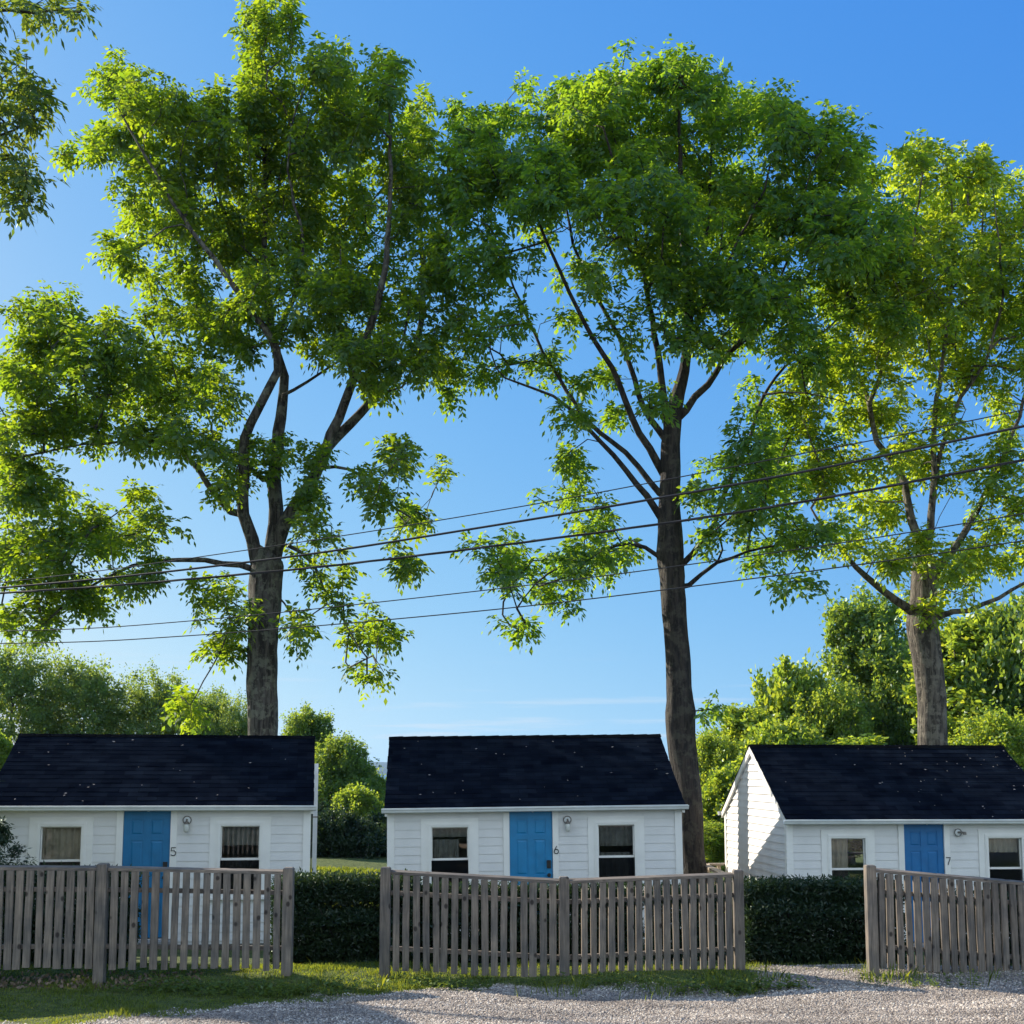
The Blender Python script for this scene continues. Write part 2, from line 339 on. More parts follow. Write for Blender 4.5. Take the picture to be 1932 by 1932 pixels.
def ground_mat():
    m, n, l, b = newmat('ground_gravel_and_turf'); b.inputs['Roughness'].default_value = .95; b.inputs['Specular IOR Level'].default_value = .2
    tc = n.new('ShaderNodeTexCoord'); a = n.new('ShaderNodeAttribute'); a.attribute_name = 'turf'
    vo = n.new('ShaderNodeTexVoronoi'); vo.inputs['Scale'].default_value = 55; l.new(tc.outputs['Object'], vo.inputs['Vector'])
    rg = ramp(n, [(0, (.14,.12,.10)), (.5, (.32,.275,.235)), (1, (.50,.45,.39))])
    sp = n.new('ShaderNodeSeparateColor'); l.new(vo.outputs['Color'], sp.inputs[0]); l.new(sp.outputs[0], rg.inputs[0])
    big = n.new('ShaderNodeTexNoise'); big.inputs['Scale'].default_value = 1.3; big.inputs['Detail'].default_value = 5; l.new(tc.outputs['Object'], big.inputs['Vector'])
    rb = ramp(n, [(.35, (.75,.73,.72)), (.65, (1.05,1.02,1.0))]); l.new(big.outputs['Fac'], rb.inputs[0])
    m1 = n.new('ShaderNodeMixRGB'); m1.blend_type = 'MULTIPLY'; m1.inputs[0].default_value = 1; l.new(rg.outputs[0], m1.inputs[1]); l.new(rb.outputs[0], m1.inputs[2])
    gn = n.new('ShaderNodeTexNoise'); gn.inputs['Scale'].default_value = 9; gn.inputs['Detail'].default_value = 8; l.new(tc.outputs['Object'], gn.inputs['Vector'])
    rt = ramp(n, [(.3, (.045,.065,.02)), (.55, (.10,.13,.035)), (.75, (.16,.16,.06))]); l.new(gn.outputs['Fac'], rt.inputs[0])
    mx = n.new('ShaderNodeMixRGB'); l.new(a.outputs['Fac'], mx.inputs[0]); l.new(m1.outputs[0], mx.inputs[1]); l.new(rt.outputs[0], mx.inputs[2])
    l.new(mx.outputs[0], b.inputs['Base Color'])
    bp = n.new('ShaderNodeBump'); bp.inputs['Strength'].default_value = .9; bp.inputs['Distance'].default_value = .02; bp.invert = True
    l.new(vo.outputs['Distance'], bp.inputs['Height']); l.new(bp.outputs[0], b.inputs['Normal'])
    return m
g = np_mesh('ground', V, FQ, ground_mat(), smooth=True)
at_ = g.data.attributes.new('turf', 'FLOAT', 'POINT'); at_.data.foreach_set('value', GG.ravel().astype(np.float32))
tag(g, kind='structure')

# sea and far shore
def sea_mat():
    m, n, l, b = newmat('sea_water'); b.inputs['Base Color'].default_value = (.03,.07,.11,1); b.inputs['Roughness'].default_value = .25
    tc = n.new('ShaderNodeTexCoord'); nz = n.new('ShaderNodeTexNoise'); nz.inputs['Scale'].default_value = .15; nz.inputs['Detail'].default_value = 5
    l.new(tc.outputs['Object'], nz.inputs['Vector']); bp = n.new('ShaderNodeBump'); bp.inputs['Strength'].default_value = .6; bp.inputs['Distance'].default_value = .4
    l.new(nz.outputs['Fac'], bp.inputs['Height']); l.new(bp.outputs[0], b.inputs['Normal']); return m
s = MB(); s.v = [(-6000,260,-14.5),(6000,260,-14.5),(6000,6500,-14.5),(-6000,6500,-14.5)]; s.f = [(0,1,2,3)]
tag(s.build('sea', sea_mat()), kind='structure')
hx = np.linspace(-5000, 5000, 160); hy = np.linspace(5000, 6300, 14); HX, HY = np.meshgrid(hx, hy)
t = (HY-5000)/1300
HZ = -15 + (44 + 22*vnoise(HX, HX*0, .0011, 4) + 10*vnoise(HX, HX*0, .006, 6)) * np.sin(np.clip(t, 0, 1)*math.pi*.5)**.6
HZ[0] = -18
ii = (np.arange(13)[:,None]*160 + np.arange(159)[None]).ravel()
h = np_mesh('far_hills', np.stack([HX.ravel(),HY.ravel(),HZ.ravel()],1), np.stack([ii,ii+1,ii+161,ii+160],1), simple('far_woodland', (.035,.055,.035), .95, .4, .01), smooth=True)
tag(h, kind='structure')

# ------------------------------------------------------------------ cabins
def stroke_number(ch, c, h, mat, parent):
    """raised numeral on the door trim, centre c, height h, facing -y"""
    S = {'5': [[(.8,1),(.12,1),(.05,.55),(.3,.64),(.6,.6),(.82,.42),(.84,.22),(.66,.05),(.38,0),(.12,.06),(.0,.14)]],
         '6': [[(.55,1),(.3,.72),(.12,.45),(.05,.25)], [(.45+.4*math.cos(a), .29+.29*math.sin(a)) for a in [k*math.pi/8 for k in range(17)]]],
         '7': [[(0,1),(.85,1),(.72,.72),(.5,.35),(.38,0)]]}[ch]
    mb = MB()
    for st in S:
        mb.tube([(c[0]+(x-.42)*h*.72, c[1], c[2]+(z-.5)*h) for x, z in st], h*.055, 6)
    return mb.build('house_number', mat, parent)
def clap_rows(mb, ivals, z0, z1, y, sgn, row=.1385, axis='x', lip=.014):
    """lapped boards: each row a wedge, thick at its foot. axis x: runs along x at depth y, facing sgn*y."""
    z = z0
    while z < z1 - .01:
        zt = min(z+row, z1); 
        for a, b in ivals(z, zt):
            d0, d1 = lip*sgn, .004*sgn
            (a0, a1), (b0, b1) = a, b
            if axis == 'x': p = [(a0,y+d0,z),(b0,y+d0,z),(b0,y,z),(a0,y,z),(a1,y+d1,zt),(b1,y+d1,zt),(b1,y,zt),(a1,y,zt)]
            else: p = [(y+d0,a0,z),(y+d0,b0,z),(y,b0,z),(y,a0,z),(y+d1,a1,zt),(y+d1,b1,zt),(y,b1,zt),(y,a1,zt)]
            mb.hexa(p)
        z += row
def curtain(x0, x1, y, z0, z1, amp, nf, parent, grey=False):
    mb = MB(); N = 48; n = len(mb.v)
    for k in range(N+1):
        t = k/N; x = x0+(x1-x0)*t; yy = y+amp*math.sin(t*nf*2*math.pi)+amp*.4*math.sin(t*nf*5.1+1)
        mb.v += [(x, yy, z0), (x, yy*1.0, z1)]
    mb.f = [(2*k, 2*k+2, 2*k+3, 2*k+1) for k in range(N)]
    return mb.build('curtain', M['drape'] if grey else M['curtain'], parent, True)
def window(root, xc, ztop, y, front=True, drapes=None, gw=.61, gh=1.06):
    """y: outer face of the siding; front windows face -y"""
    g_ = -1 if front else 1
    gx0, gx1 = xc-gw/2, xc+gw/2; z1 = ztop; z0 = ztop-gh
    def yb(a, b):   # a,b distances out of the wall
        q = sorted((y+g_*a, y+g_*b)); return q
    f = MB(); t0 = .17; t1 = .065
    ya, yc = yb(-.02, .030)
    f.box(gx0-t0, gx0-t1, ya, yc, z0-t1, z1+t0-.03); f.box(gx1+t1, gx1+t0, ya, yc, z0-t1, z1+t0-.03)
    f.box(gx0-t1, gx1+t1, ya, yc, z1+t1, z1+t0-.03)
    win = f.build('window', M['trim'], root)
    f = MB(); ya, yc = yb(-.05, .042)
    for (a, b) in ((gx0-t1, gx0), (gx1, gx1+t1)): f.box(a, b, ya, yc, z0, z1+t1)
    f.box(gx0, gx1, ya, yc, z1, z1+t1)
    ya, yc = yb(-.05, .05)
    for (a, b) in ((gx0-.045, gx0-.028), (gx1+.028, gx1+.045)): f.box(a, b, ya, yc, z0+.002, z1+.045)
    f.box(gx0-.028, gx1+.028, ya, yc, z1+.028, z1+.045)
    f.build('window_frame', M['trim'], win)
    ya, yc = yb(-.04, .07)
    MB().box(gx0-t0-.02, gx1+t0+.02, ya, yc, z0-t1-.035, z0-t1).box(gx0-t1, gx1+t1, *yb(-.04, .045), z0-t1+.001, z0-.001).build('window_sill', M['trim'], win)
    zm = (z0+z1)/2
    ya, yc = yb(-.055, -.02)
    MB().box(gx0, gx1, ya, yc, zm-.018, zm+.018).box(gx0, gx0+.018, ya, yc, zm+.019, z1).box(gx1-.018, gx1, ya, yc, zm+.019, z1).box(gx0+.018, gx1-.018, ya, yc, z1-.02, z1).build('sash', M['trim'], win)
    ya = y + g_*(-.038)
    q = MB(); q.box(gx0+.01, gx1-.01, min(ya, ya-.004), max(ya, ya-.004)+.0, z0, z1-.01); q.build('pane', M['glass'], win)
    if front:
        q = MB(); ys_ = y - .008; q.v = [(gx0,ys_,z0),(gx1,ys_,z0),(gx1,ys_,zm-.02),(gx0,ys_,zm-.02)]; q.f = [(0,1,2,3)]; q.build('insect_screen', M['screen'], win)
    for d in (drapes or []):
        curtain(gx0+d[0]*gw, gx0+d[1]*gw, y+.13, z0+d[2]*gh, z0+d[3]*gh, d[4], d[5], win, len(d) > 6)
    return win
def split(a, b, holes, z0, z1):
    """x intervals of [a,b] left free by holes (x0,x1,z0,z1) that overlap the row z0..z1"""
    out = [(a, b)]
    for hx0, hx1, hz0, hz1 in holes:
        if z1 > hz0+.02 and z0 < hz1-.02:
            nn = []
            for p, q in out:
                if hx1 <= p or hx0 >= q: nn.append((p, q)); continue
                if hx0 > p: nn.append((p, hx0))
                if hx1 < q: nn.append((hx1, q))
            out = nn
    return out
def cabin(num, x0, y0, ang, zg, floor, eave, ridge, wins, doorx, tilt, label, drapes, rearwins):
    root = empty('cabin', (x0, y0, zg), (0, -tilt, ang)); tag(root, label, 'cabin', 'white cabins in a row behind the picket fences')
    W, L = 4.86, 3.9; e = eave-zg; r = ridge-zg; fl = floor-zg; hm = L/2; OH = .15; SO = .07
    slope = (r-e)/(hm+OH)
    def roofz(y): return r - slope*abs(y-hm)
    ztop = e - .30; GH = 1.06
    dx0, dx1 = doorx-.36, doorx+.36
    fh = [(dx0-.1, dx1+.1, fl-.02, e+1)] + [(xc-.475, xc+.475, ztop-GH-.10, ztop+.14) for xc in wins]
    rh = [(xc-.475, xc+.475, ztop-GH-.10, ztop+.14) for xc in rearwins]
    wall = MB(); wt = .09; body_top = e+.02
    # structural skin behind the boards, with real openings
    for yy0, yy1, hl in ((0, wt, fh), (L-wt, L, rh)):
        hl2 = [(a+.17 if c > fl else a+.1, b-.17 if c > fl else b-.1, c+.1 if c > fl else c, d-.14 if c > fl else d) for a, b, c, d in hl]
        cuts = sorted({0.05, body_top} | {c for h_ in hl2 for c in h_[2:4] if .05 < c < body_top})
        for za, zb in zip(cuts[:-1], cuts[1:]):
            for p, q in split(0.0, W, hl2, za, zb): wall.box(p, q, yy0, yy1, za, zb)
    for xa, xb in ((0, wt), (W-wt, W)):
        wall.prism([(xa, wt, .05), (xa, L-wt, .05), (xa, L-wt, body_top), (xa, hm, r-.08), (xa, wt, body_top)], (xb-xa, 0, 0))
    clap_rows(wall, lambda z, zt: [((p, p), (q, q)) for p, q in split(.085, W-.085, fh, z, zt)], .10, e+.0, -.001, -1)
    clap_rows(wall, lambda z, zt: [((p, p), (q, q)) for p, q in split(.085, W-.085, rh, z, zt)], .10, e+.0, L+.001, 1)
    def gab(z, zt):
        def hw(zz): return (hm-.02) if zz <= e else max(.001, hm - (zz-e)/slope - .0)
        return [((hm-hw(z), hm-hw(zt)), (hm+hw(z), hm+hw(zt)))]
    for xx, sg in ((-.001, -1), (W+.001, 1)):
        clap_rows(wall, gab, .10, r-.12, xx, sg, axis='y', lip=.026)
    wall.build('wall', M['siding'], root)
    for xa, xb, xi in ((-.034, .085, -.0015), (W-.085, W+.034, W+.0015)):
        xo = xa if xi < 1 else xb
        for ya_, yb2, yi in ((-.036, -.0015, .075), (L+.0015, L+.036, L-.075)):
            yo = ya_ if yi < 1 else yb2
            # L-shaped board wrapped round the corner
            MB().prism([(xo, yo, .08), (xb if xi < 1 else xa, yo, .08), (xb if xi < 1 else xa, yb2 if yi < 1 else ya_, .08), (xi, yb2 if yi < 1 else ya_, .08), (xi, yi, .08), (xo, yi, .08)], (0, 0, e-.08)).build('corner_board', M['trim'], root)
    MB().box(.086, W-.086, -.034, -.0015, e-.06, e-.001).build('frieze_board', M['trim'], root)
    MB().box(.03, W-.03, .03, L-.03, -.35, .05).build('foundation', M['concrete'], root)
    inn = MB(); inn.box(wt+.002, W-wt-.002, wt+.002, L-wt-.002, fl-.05, fl); inn.box(wt+.002, W-wt-.002, wt+.002, L-wt-.002, e+.0, e+.03)
    inn.build('interior', M['inside'], root)
    # roof: lapped courses on both slopes with uv in metres
    me = bpy.data.meshes.new('roof'); v = []; f = []; uv = []
    N = 17; run = hm+OH; sl = math.hypot(run, r-e); th = .012
    ca, sa = run/sl, (r-e)/sl
    rr = random.Random(num)
    for side in (-1, 1):
        for k in range(N):
            s0 = k*sl/N; s1 = min(sl, (k+1)*sl/N+.02)         # distance up the slope from the eave
            nseg = 16 if side == -1 else 1
            off = (k % 2)*.15
            xb = [-SO-.01*rr.random()] + [ -SO + (j+off)*(W+2*SO)/nseg for j in range(1, nseg)] + [W+SO+.01*rr.random()]
            for j in range(nseg):
                lift0 = .008 + rr.uniform(-.002, .004); lift1 = .004
                xa, xc_ = xb[j], xb[j+1]
                n = len(v)
                def P(x, s_, up):
                    yy = (hm+side*run) - side*s_*ca; zz = e + s_*sa
                    return (x, yy + side*up*sa, zz + up*ca + .02)
                for (s_, up) in ((s0, 0), (s1, 0), (s1, lift1), (s0, lift0)):
                    v.append(P(xa, s_, up)); v.append(P(xc_, s_, up))
                # verts: 0,1 (s0,0) 2,3 (s1,0) 4,5 (s1,l1) 6,7 (s0,l0)
                for q in ((n, n+1, n+3, n+2), (n+6, n+4, n+5, n+7), (n, n+6, n+7, n+1), (n, n+2, n+4, n+6), (n+1, n+7, n+5, n+3)):
                    f.append(q)
    me.from_pydata(v, [], f); me.update()
    ul = me.uv_layers.new(name='UVMap')
    for lp in me.loops:
        co = v[lp.vertex_index]; s_ = sl*(1 - abs(co[1]-hm)/run)
        ul.data[lp.index].uv = (co[0], s_)
    roof = link('roof', me, M['roof'], root)
    # deck under the shingles, rake boards, ridge cap
    dk = MB()
    dk.prism([(-SO+.01, -OH, e-.005), (-SO+.01, hm, r-.005), (-SO+.01, L+OH, e-.005), (-SO+.01, L+OH, e+.018), (-SO+.01, hm, r+.018), (-SO+.01, -OH, e+.018)], (W+2*SO-.02, 0, 0))
    dk.build('roof_deck', M['trim'], root)
    for xa, xb in ((-SO+.002, -.024), (W+.024, W+SO-.002)):
        rk = MB(); rk.prism([(xa, -OH+.01, e-.007), (xa, hm, r-.007), (xa, hm, r-.13), (xa, -OH+.01, e-.11)], (xb-xa, 0, 0))
        rk.build('rake_board', M['trim'], root); rk = MB()
        rk.prism([(xa, hm+.001, r-.007), (xa, L+OH-.01, e-.007), (xa, L+OH-.01, e-.11), (xa, hm+.001, r-.13)], (xb-xa, 0, 0))
        rk.build('rake_board', M['trim'], root)
    cp = MB(); nC = 20
    for k in range(nC):
        xa = -SO-.012+(W+2*SO+.02)*k/nC; xb = xa+(W+2*SO+.02)/nC+.01; u = .030+.002*rr.random(); d = .10
        cp.hexa([(xa,hm-d,r-d*slope+.025),(xb,hm-d,r-d*slope+.035),(xb,hm,r+.02),(xa,hm,r+.02),(xa,hm-d,r-d*slope+.025+.012),(xb,hm-d,r-d*slope+.043),(xb,hm,r+u+.009),(xa,hm,r+u)])
        cp.hexa([(xa,hm,r+.02),(xb,hm,r+.02),(xb,hm+d,r-d*slope+.035),(xa,hm+d,r-d*slope+.025),(xa,hm,r+u),(xb,hm,r+u+.009),(xb,hm+d,r-d*slope+.043),(xa,hm+d,r-d*slope+.037)])
    cp.build('ridge_cap', M['roof'], roof)
    # gutter (ogee trough) front and back
    for yy, sg in ((-OH, -1), (L+OH, 1)):
        gt = MB(); prof = [(0,.022),(.0,-.055),(.035,-.06),(.062,-.045),(.07,-.02),(.085,.0),(.088,.016),(.078,.016),(.06,-.02),(.045,-.045),(.012,-.045),(.01,.022)]
        gt.prism([(-SO-.05, yy+sg*(.002+p), e+q) for p, q in prof], (W+2*SO+.1, 0, 0))
        gt.build('gutter', M['gutter'], root)
    # eave soffit board
    MB().box(.0, W, -OH+.004, -.035, e-.035, e-.008).build('soffit', M['inside'] if False else M['trim'], root)
    # door
    d = MB(); dtop = e-.0
    d.box(dx0-.10, dx0, -.034, .05, fl-.02, dtop-.062); d.build('door_trim', M['trim'], root); d = MB(); d.box(dx1, dx1+.10, -.034, .05, fl-.02, dtop-.062)
    d.build('door_trim', M['trim'], root)
    door = empty('door', (0,0,0)); door.parent = root
    D = MB(); yb_ = .012; D.box(dx0+.004, dx1-.004, yb_, .05, fl, dtop-.064); D.build('door_panel', DOORS[num], door)
    st = MB(); zt = dtop-.064; hgt = zt-fl; Wd = dx1-dx0; yf = yb_-.011
    xsx = [dx0+.004, dx0+.11, dx0+Wd/2-.05, dx0+Wd/2+.05, dx1-.11, dx1-.004]
    zr = [fl, fl+.20, fl+.78, fl+.93, zt-.46, zt-.38, zt-.13, zt]
    for a, b in ((0,1),(2,3),(4,5)): st.box(xsx[a], xsx[b], yf, yb_-.0005, fl, zt)
    for a, b in ((0,1),(2,3),(4,5),(6,7)):
        for c_, d_ in ((1,2),(3,4)): st.box(xsx[c_]+.0005, xsx[d_]-.0005, yf+.0006, yb_-.0005, zr[a], zr[b])
    for a, b in ((1,2),(3,4),(5,6)):
        for c_, d_ in ((1,2),(3,4)):
            x_a, x_b, z_a, z_b = xsx[c_]+.04, xsx[d_]-.04, zr[a]+.04, zr[b]-.04
            st.hexa([(x_a-.02,yb_-.0004,z_a-.02),(x_b+.02,yb_-.0004,z_a-.02),(x_b+.02,yb_-.0004,z_b+.02),(x_a-.02,yb_-.0004,z_b+.02),
                     (x_a,yf+.002,z_a),(x_b,yf+.002,z_a),(x_b,yf+.002,z_b),(x_a,yf+.002,z_b)][:8])
    st.build('door_stiles', DOORS[num], door)
    MB().box(dx1-.10, dx1-.035, yf-.025, yf-.001, fl+1.04, fl+1.17).build('keypad_lock', M['black'], door)
    MB().lathe([(.012,0),(.012,.03),(.03,.045),(.033,.065),(.02,.078)], (dx1-.07, yf, fl+.93), 12, 'y').build('door_handle', M['black'], door)
    MB().box(dx0-.12, dx1+.12, -.30, -.036, fl-.12, fl-.03).build('door_step', M['concrete'], root)
    stroke_number(str(num), (dx1+.055, -.044, e-.70), .125, M['black'], root)
    # jelly-jar porch lamp
    lx = dx1+.25; lz = e-.21
    lamp = MB().lathe([(.068,0),(.068,.012),(.055,.02),(.03,.024)], (lx, -.022, lz), 20, 'y').build('porch_lamp', M['gutter'], root)
    ring = MB(); ring.tube([(lx+.062*math.cos(a), -.045, lz+.062*math.sin(a)) for a in [k*math.pi/10 for k in range(21)]], .008, 6); ring.build('lamp_ring', M['grey_metal'], lamp)
    if num != 7:
        MB().tube([(lx,-.03,lz),(lx,-.09,lz+.01),(lx,-.11,lz-.02)], .014, 8).lathe([(.028,0),(.04,-.012),(.042,-.04)], (lx,-.11,lz-.02), 14).build('lamp_arm', M['grey_metal'], lamp)
        MB().lathe([(.038,0),(.042,-.03),(.040,-.10),(.030,-.125),(.01,-.13)], (lx,-.11,lz-.06), 14).build('lamp_glass', M['lampglass'], lamp, True)
    else:
        MB().tube([(lx,-.03,lz),(lx+.02,-.10,lz+.01),(lx+.07,-.14,lz+.0)], .018, 8).lathe([(.018,0),(.03,-.01),(.034,-.05),(.02,-.055)], (lx+.07,-.14,lz+.02), 14).build('lamp_arm', M['grey_metal'], lamp)
    for hx_ in (.55, 1.2, 1.85, doorx+.02, 3.1, 3.75, 4.45):
        MB().tube([(hx_,-.10,e-.036),(hx_,-.10,e-.055),(hx_+.012,-.10,e-.07),(hx_+.02,-.10,e-.058)], .006, 6).lathe([(.010,0),(.014,-.012),(.012,-.03)], (hx_, -.115, e-.04), 8).build('light_clip', M['trim'], root)
    for i, xc in enumerate(wins): window(root, xc, ztop, 0.0, True, drapes[i])
    for xc in rearwins: window(root, xc, ztop, L, False)
    # petals and leaves fallen on the shingles
    lt = MB(); rr = random.Random(num*5)
    for k in range({5: 26, 6: 26, 7: 60}[num]):
        x = rr.uniform(0, W) if num != 7 else min(W, abs(rr.gauss(W*.75, 1.2))); s_ = rr.random()**1.2*sl*.97+.03
        yy = -OH+s_*ca; zz = e+s_*sa+.02+.03; q = rr.uniform(.012, .03); a = rr.random()*3
        n = len(lt.v); c1, s1_ = math.cos(a)*q, math.sin(a)*q
        for dx_, dy_ in ((-c1,-s1_*.5),(s1_*.4,-c1*.4),(c1,s1_*.5),(-s1_*.4,c1*.4)): lt.v.append((x+dx_, yy+dy_, zz+dy_*slope+.004*rr.random()))
        lt.f.append((n,n+1,n+2,n+3))
    o = lt.build('fallen_petals', M['litter']); o.location = root.location; o.rotation_euler = root.rotation_euler; tag(o, 'pale petals scattered over the dark roof of cabin %d' % num, 'petals', kind='stuff')
    return root
c5 = cabin(5, -8.08, 18.2, R(9.8), -.60, -.43, 1.60, 2.765, [1.065, 3.79], 2.35, R(-.2),
      'white clapboard cabin numbered 5 with a blue door and tall white vent pipe', [[(.0,.98,.0,1,.022,6)], [(0,1,.70,.98,.02,8,1),(.0,.8,.05,.50,.02,7,1)]], [1.3])
c6 = cabin(6, -2.01, 19.5, R(3.7), -.72, -.52, 1.52, 2.75, [1.0, 3.78], 2.35, R(.65),
      'white clapboard cabin numbered 6, whole front in view between the other two', [[(0,1,.84,1,.02,3,1),(.0,.75,.5,.80,.02,6,1)], [(0,1,.66,.96,.02,7,1),(0,.9,.1,.56,.018,6,1)]], [3.0])
c7 = cabin(7, 4.74, 20.3, R(5), -.86, -.78, 1.305, 2.625, [1.06, 3.88], 2.42, R(-.1),
      'white clapboard cabin numbered 7 with its sunlit gable end showing', [[(.0,.58,.02,1,.02,4)], [(0,1,.75,1,.02,6)]], [2.82])
# vent pipe and cable on the right end of cabin 5
W = 4.86
vp = MB().box(W+.07, W+.145, 1.1, 1.17, -.05, 2.32+.60-.02).build('vent_pipe', M['gutter'], c5)
MB().box(W+.066, W+.149, 1.096, 1.174, 1.98, 2.0).build('pipe_joint', M['grey_metal'], vp)
MB().tube([(W+.045,.05,2.1),(W+.05,.06,1.5),(W+.045,.06,.8),(W+.05,.05,.1)], .007, 5).build('cable', M['black'], c5)

# ------------------------------------------------------------------ fences
def copyob(o, name=None, parent=None):
    c = o.copy(); C.objects.link(c)
    if parent: c.parent = parent
    return c
picket_me = []
for k in range(5):
    mb = MB(); hgt = .98; wv = .0345+.0012*(k-2); pts = []
    rk_ = random.Random(k)
    N = 5; t_ = .015; b = .004
    mb.v = []
    for i in range(N+1):
        z = -hgt+hgt*i/N; ox = rk_.uniform(-.0015,.0015)
        ring = [(-wv+ox,-t_+b),(-wv+b+ox,-t_),(wv-b+ox,-t_),(wv+ox,-t_+b),(wv+ox,t_),(-wv+ox,t_)]
        mb.v += [(x, y, z) for x, y in ring]
    for i in range(N):
        for j in range(6): a = i*6+j; c_ = i*6+(j+1)%6; mb.f.append((a, c_, c_+6, a+6))
    mb.f += [(5,4,3,2,1,0), tuple(N*6+j for j in range(6))]
    me = bpy.data.meshes.new('picket'); me.from_pydata(mb.v, [], mb.f); me.update(); me.materials.append(M['wood']); picket_me.append(me)
def fence(posts, label, seed, ends=(True, True)):
    """posts: (x, y, z of rail top)"""
    rf = random.Random(seed)
    root = empty('picket_fence', (posts[0][0], posts[0][1], float(H(posts[0][0], posts[0][1])))); o0 = Vector(root.location)
    tag(root, label, 'fence', 'weathered wooden picket fences in front of the cabins')
    for i, (x, y, z) in enumerate(posts):
        g0 = float(H(x, y))-.1 - o0.z; a, b_ = x-o0.x, y-o0.y; q = .052; zt = z+.028-o0.z
        mb = MB(); mb.v = []
        for zz, qq in ((g0, q), (zt-.012, q), (zt, q-.012)):
            mb.v += [(a-qq,b_-qq,zz),(a+qq,b_-qq,zz),(a+qq,b_+qq,zz),(a-qq,b_+qq,zz)]
        for k in (0, 4): mb.f += [(k+j, k+(j+1)%4, k+4+(j+1)%4, k+4+j) for j in range(4)]
        mb.f += [(3,2,1,0), (8,9,10,11)]
        p = mb.build('post', M['wood'], root)
    for i in range(len(posts)-1):
        A = Vector(posts[i]); B = Vector(posts[i+1]); d = (B-A); Lh = math.hypot(d.x, d.y); u = Vector((d.x/Lh, d.y/Lh, 0)); nrm = Vector((u.y, -u.x, 0))  # towards the camera
        for name, dz0, dz1, n0, n1 in (('top_rail', -.045, 0, -.062, .024), ('middle_rail', -.26, -.215, -.045, -.0015), ('bottom_rail', -.83, -.785, -.045, -.0015)):
            s0 = .053; pts = []
            A2 = A+u*s0; A2.z = A.z + d.z*s0/Lh; B2 = B-u*s0; B2.z = B.z - d.z*s0/Lh
            def P(Q, nn, dz): w_ = Q+nrm*nn; return (w_.x-o0.x, w_.y-o0.y, Q.z+dz-o0.z)
            cz = dz1-.015 if name == 'top_rail' else dz1
            MB().hexa([P(A2,n1,dz0),P(B2,n1,dz0),P(B2,n0,dz0),P(A2,n0,dz0),P(A2,n1,cz),P(B2,n1,cz),P(B2,n0,dz1),P(A2,n0,dz1)]).build(name, M['wood_h'], root)
        n = int(round((Lh-.14)/.0992)); sp = (Lh-.13)/n
        for k in range(n):
            s_ = .065+sp*(k+.5); Q = A+u*s_; zt = A.z+d.z*s_/Lh-.046
            o = bpy.data.objects.new('picket', picket_me[rf.randrange(5)]); C.objects.link(o); o.parent = root
            w_ = Q+nrm*.0145
            o.location = (w_.x-o0.x+rf.uniform(-.003,.003), w_.y-o0.y, zt-o0.z-.001)
            o.rotation_euler = (0, rf.gauss(0,.007), math.atan2(u.y, u.x)); o.scale = (rf.uniform(.95,1.06), 1, rf.uniform(.98,1.012))
    return root
def px3(px, py, Y): p = at(px, py, Y); return (p.x, p.y, p.z)
fence([px3(-215,1632,11.85), px3(195,1634,12.12), px3(545,1641.5,12.43)], 'picket fence in front of cabin 5, its left end running past the evergreen', 1)
fence([px3(728,1641,12.43), px3(1064,1659,12.43), px3(1392,1646,12.8)], 'picket fence in front of cabin 6 with a sagging top rail and three posts', 2)
fence([px3(1641,1637,12.48), px3(1932+75,1669,12.74), px3(2290,1690,12.9)], 'picket fence in front of cabin 7, its top rail sloping down from the end post', 3)

# ------------------------------------------------------------------ picnic table and back deck
def bar(mb, a, b, wx, wz):
    a = Vector(a); b = Vector(b); t = (b-a).normalized(); s_ = Vector((0,1,0)) if abs(t.y) < .9 else Vector((1,0,0)); s_ = (s_-t*s_.dot(t)).normalized(); u = t.cross(s_)
    mb.hexa([a-s_*wx-u*wz, a+s_*wx-u*wz, a+s_*wx+u*wz, a-s_*wx+u*wz, b-s_*wx-u*wz, b+s_*wx-u*wz, b+s_*wx+u*wz, b-s_*wx+u*wz]); return mb
p0 = at(896, 1676, 15.2); p1 = at(1217, 1676, 15.2); xm = (p0.x+p1.x)/2; gz = float(H(xm, 15.2)); tw = (p1.x-p0.x)
tb = empty('picnic_table', (xm, 15.2, gz)); tag(tb, 'brown plank picnic table behind the fence of cabin 6', 'table')
th_ = p0.z-gz
mb = MB()
for k in range(5): mb.box(-tw/2, tw/2, -.37+k*.15, -.37+k*.15+.138, th_-.04, th_)
mb.build('tabletop', M['pale_wood'], tb)
for s_ in (-1, 1):
    mb = MB(); mb.box(-tw/2, tw/2, s_*.68-.13, s_*.68+.13, .42, .46); mb.build('bench_plank', M['pale_wood'], tb)
for sx in (-1, 1):
    for s_ in (-1, 1):
        mb = MB(); bar(mb, (sx*tw*.36, s_*.60, 0), (sx*tw*.36, s_*.20, th_-.041), .045, .02); mb.build('leg', M['wood'], tb)
    MB().box(sx*tw*.36+.021, sx*tw*.36+.06, -.8, .8, .33, .419).build('cross_beam', M['wood'], tb)
dp = at(1327, 1631, 24.2); gz = float(H(dp.x, 24.2)); dk = empty('deck_railing', (dp.x, 24.2, gz))
tag(dk, 'sunlit pale wooden deck railing between the tree trunk and cabin 7', 'railing')
hh = dp.z-gz
q1 = at(1368, 1651, 21.4)
a = Vector((0,0,hh)); b = Vector((q1.x-dp.x, 21.4-24.2, q1.z-gz))
mb = MB(); bar(mb, a, b, .07, .022); mb.build('handrail', M['pale_wood'], dk)
for dz in (.17, .36, .55):
    mb = MB(); bar(mb, a-Vector((0,0,dz)), b-Vector((0,0,dz)), .02, .05); mb.build('rail', M['pale_wood'], dk)
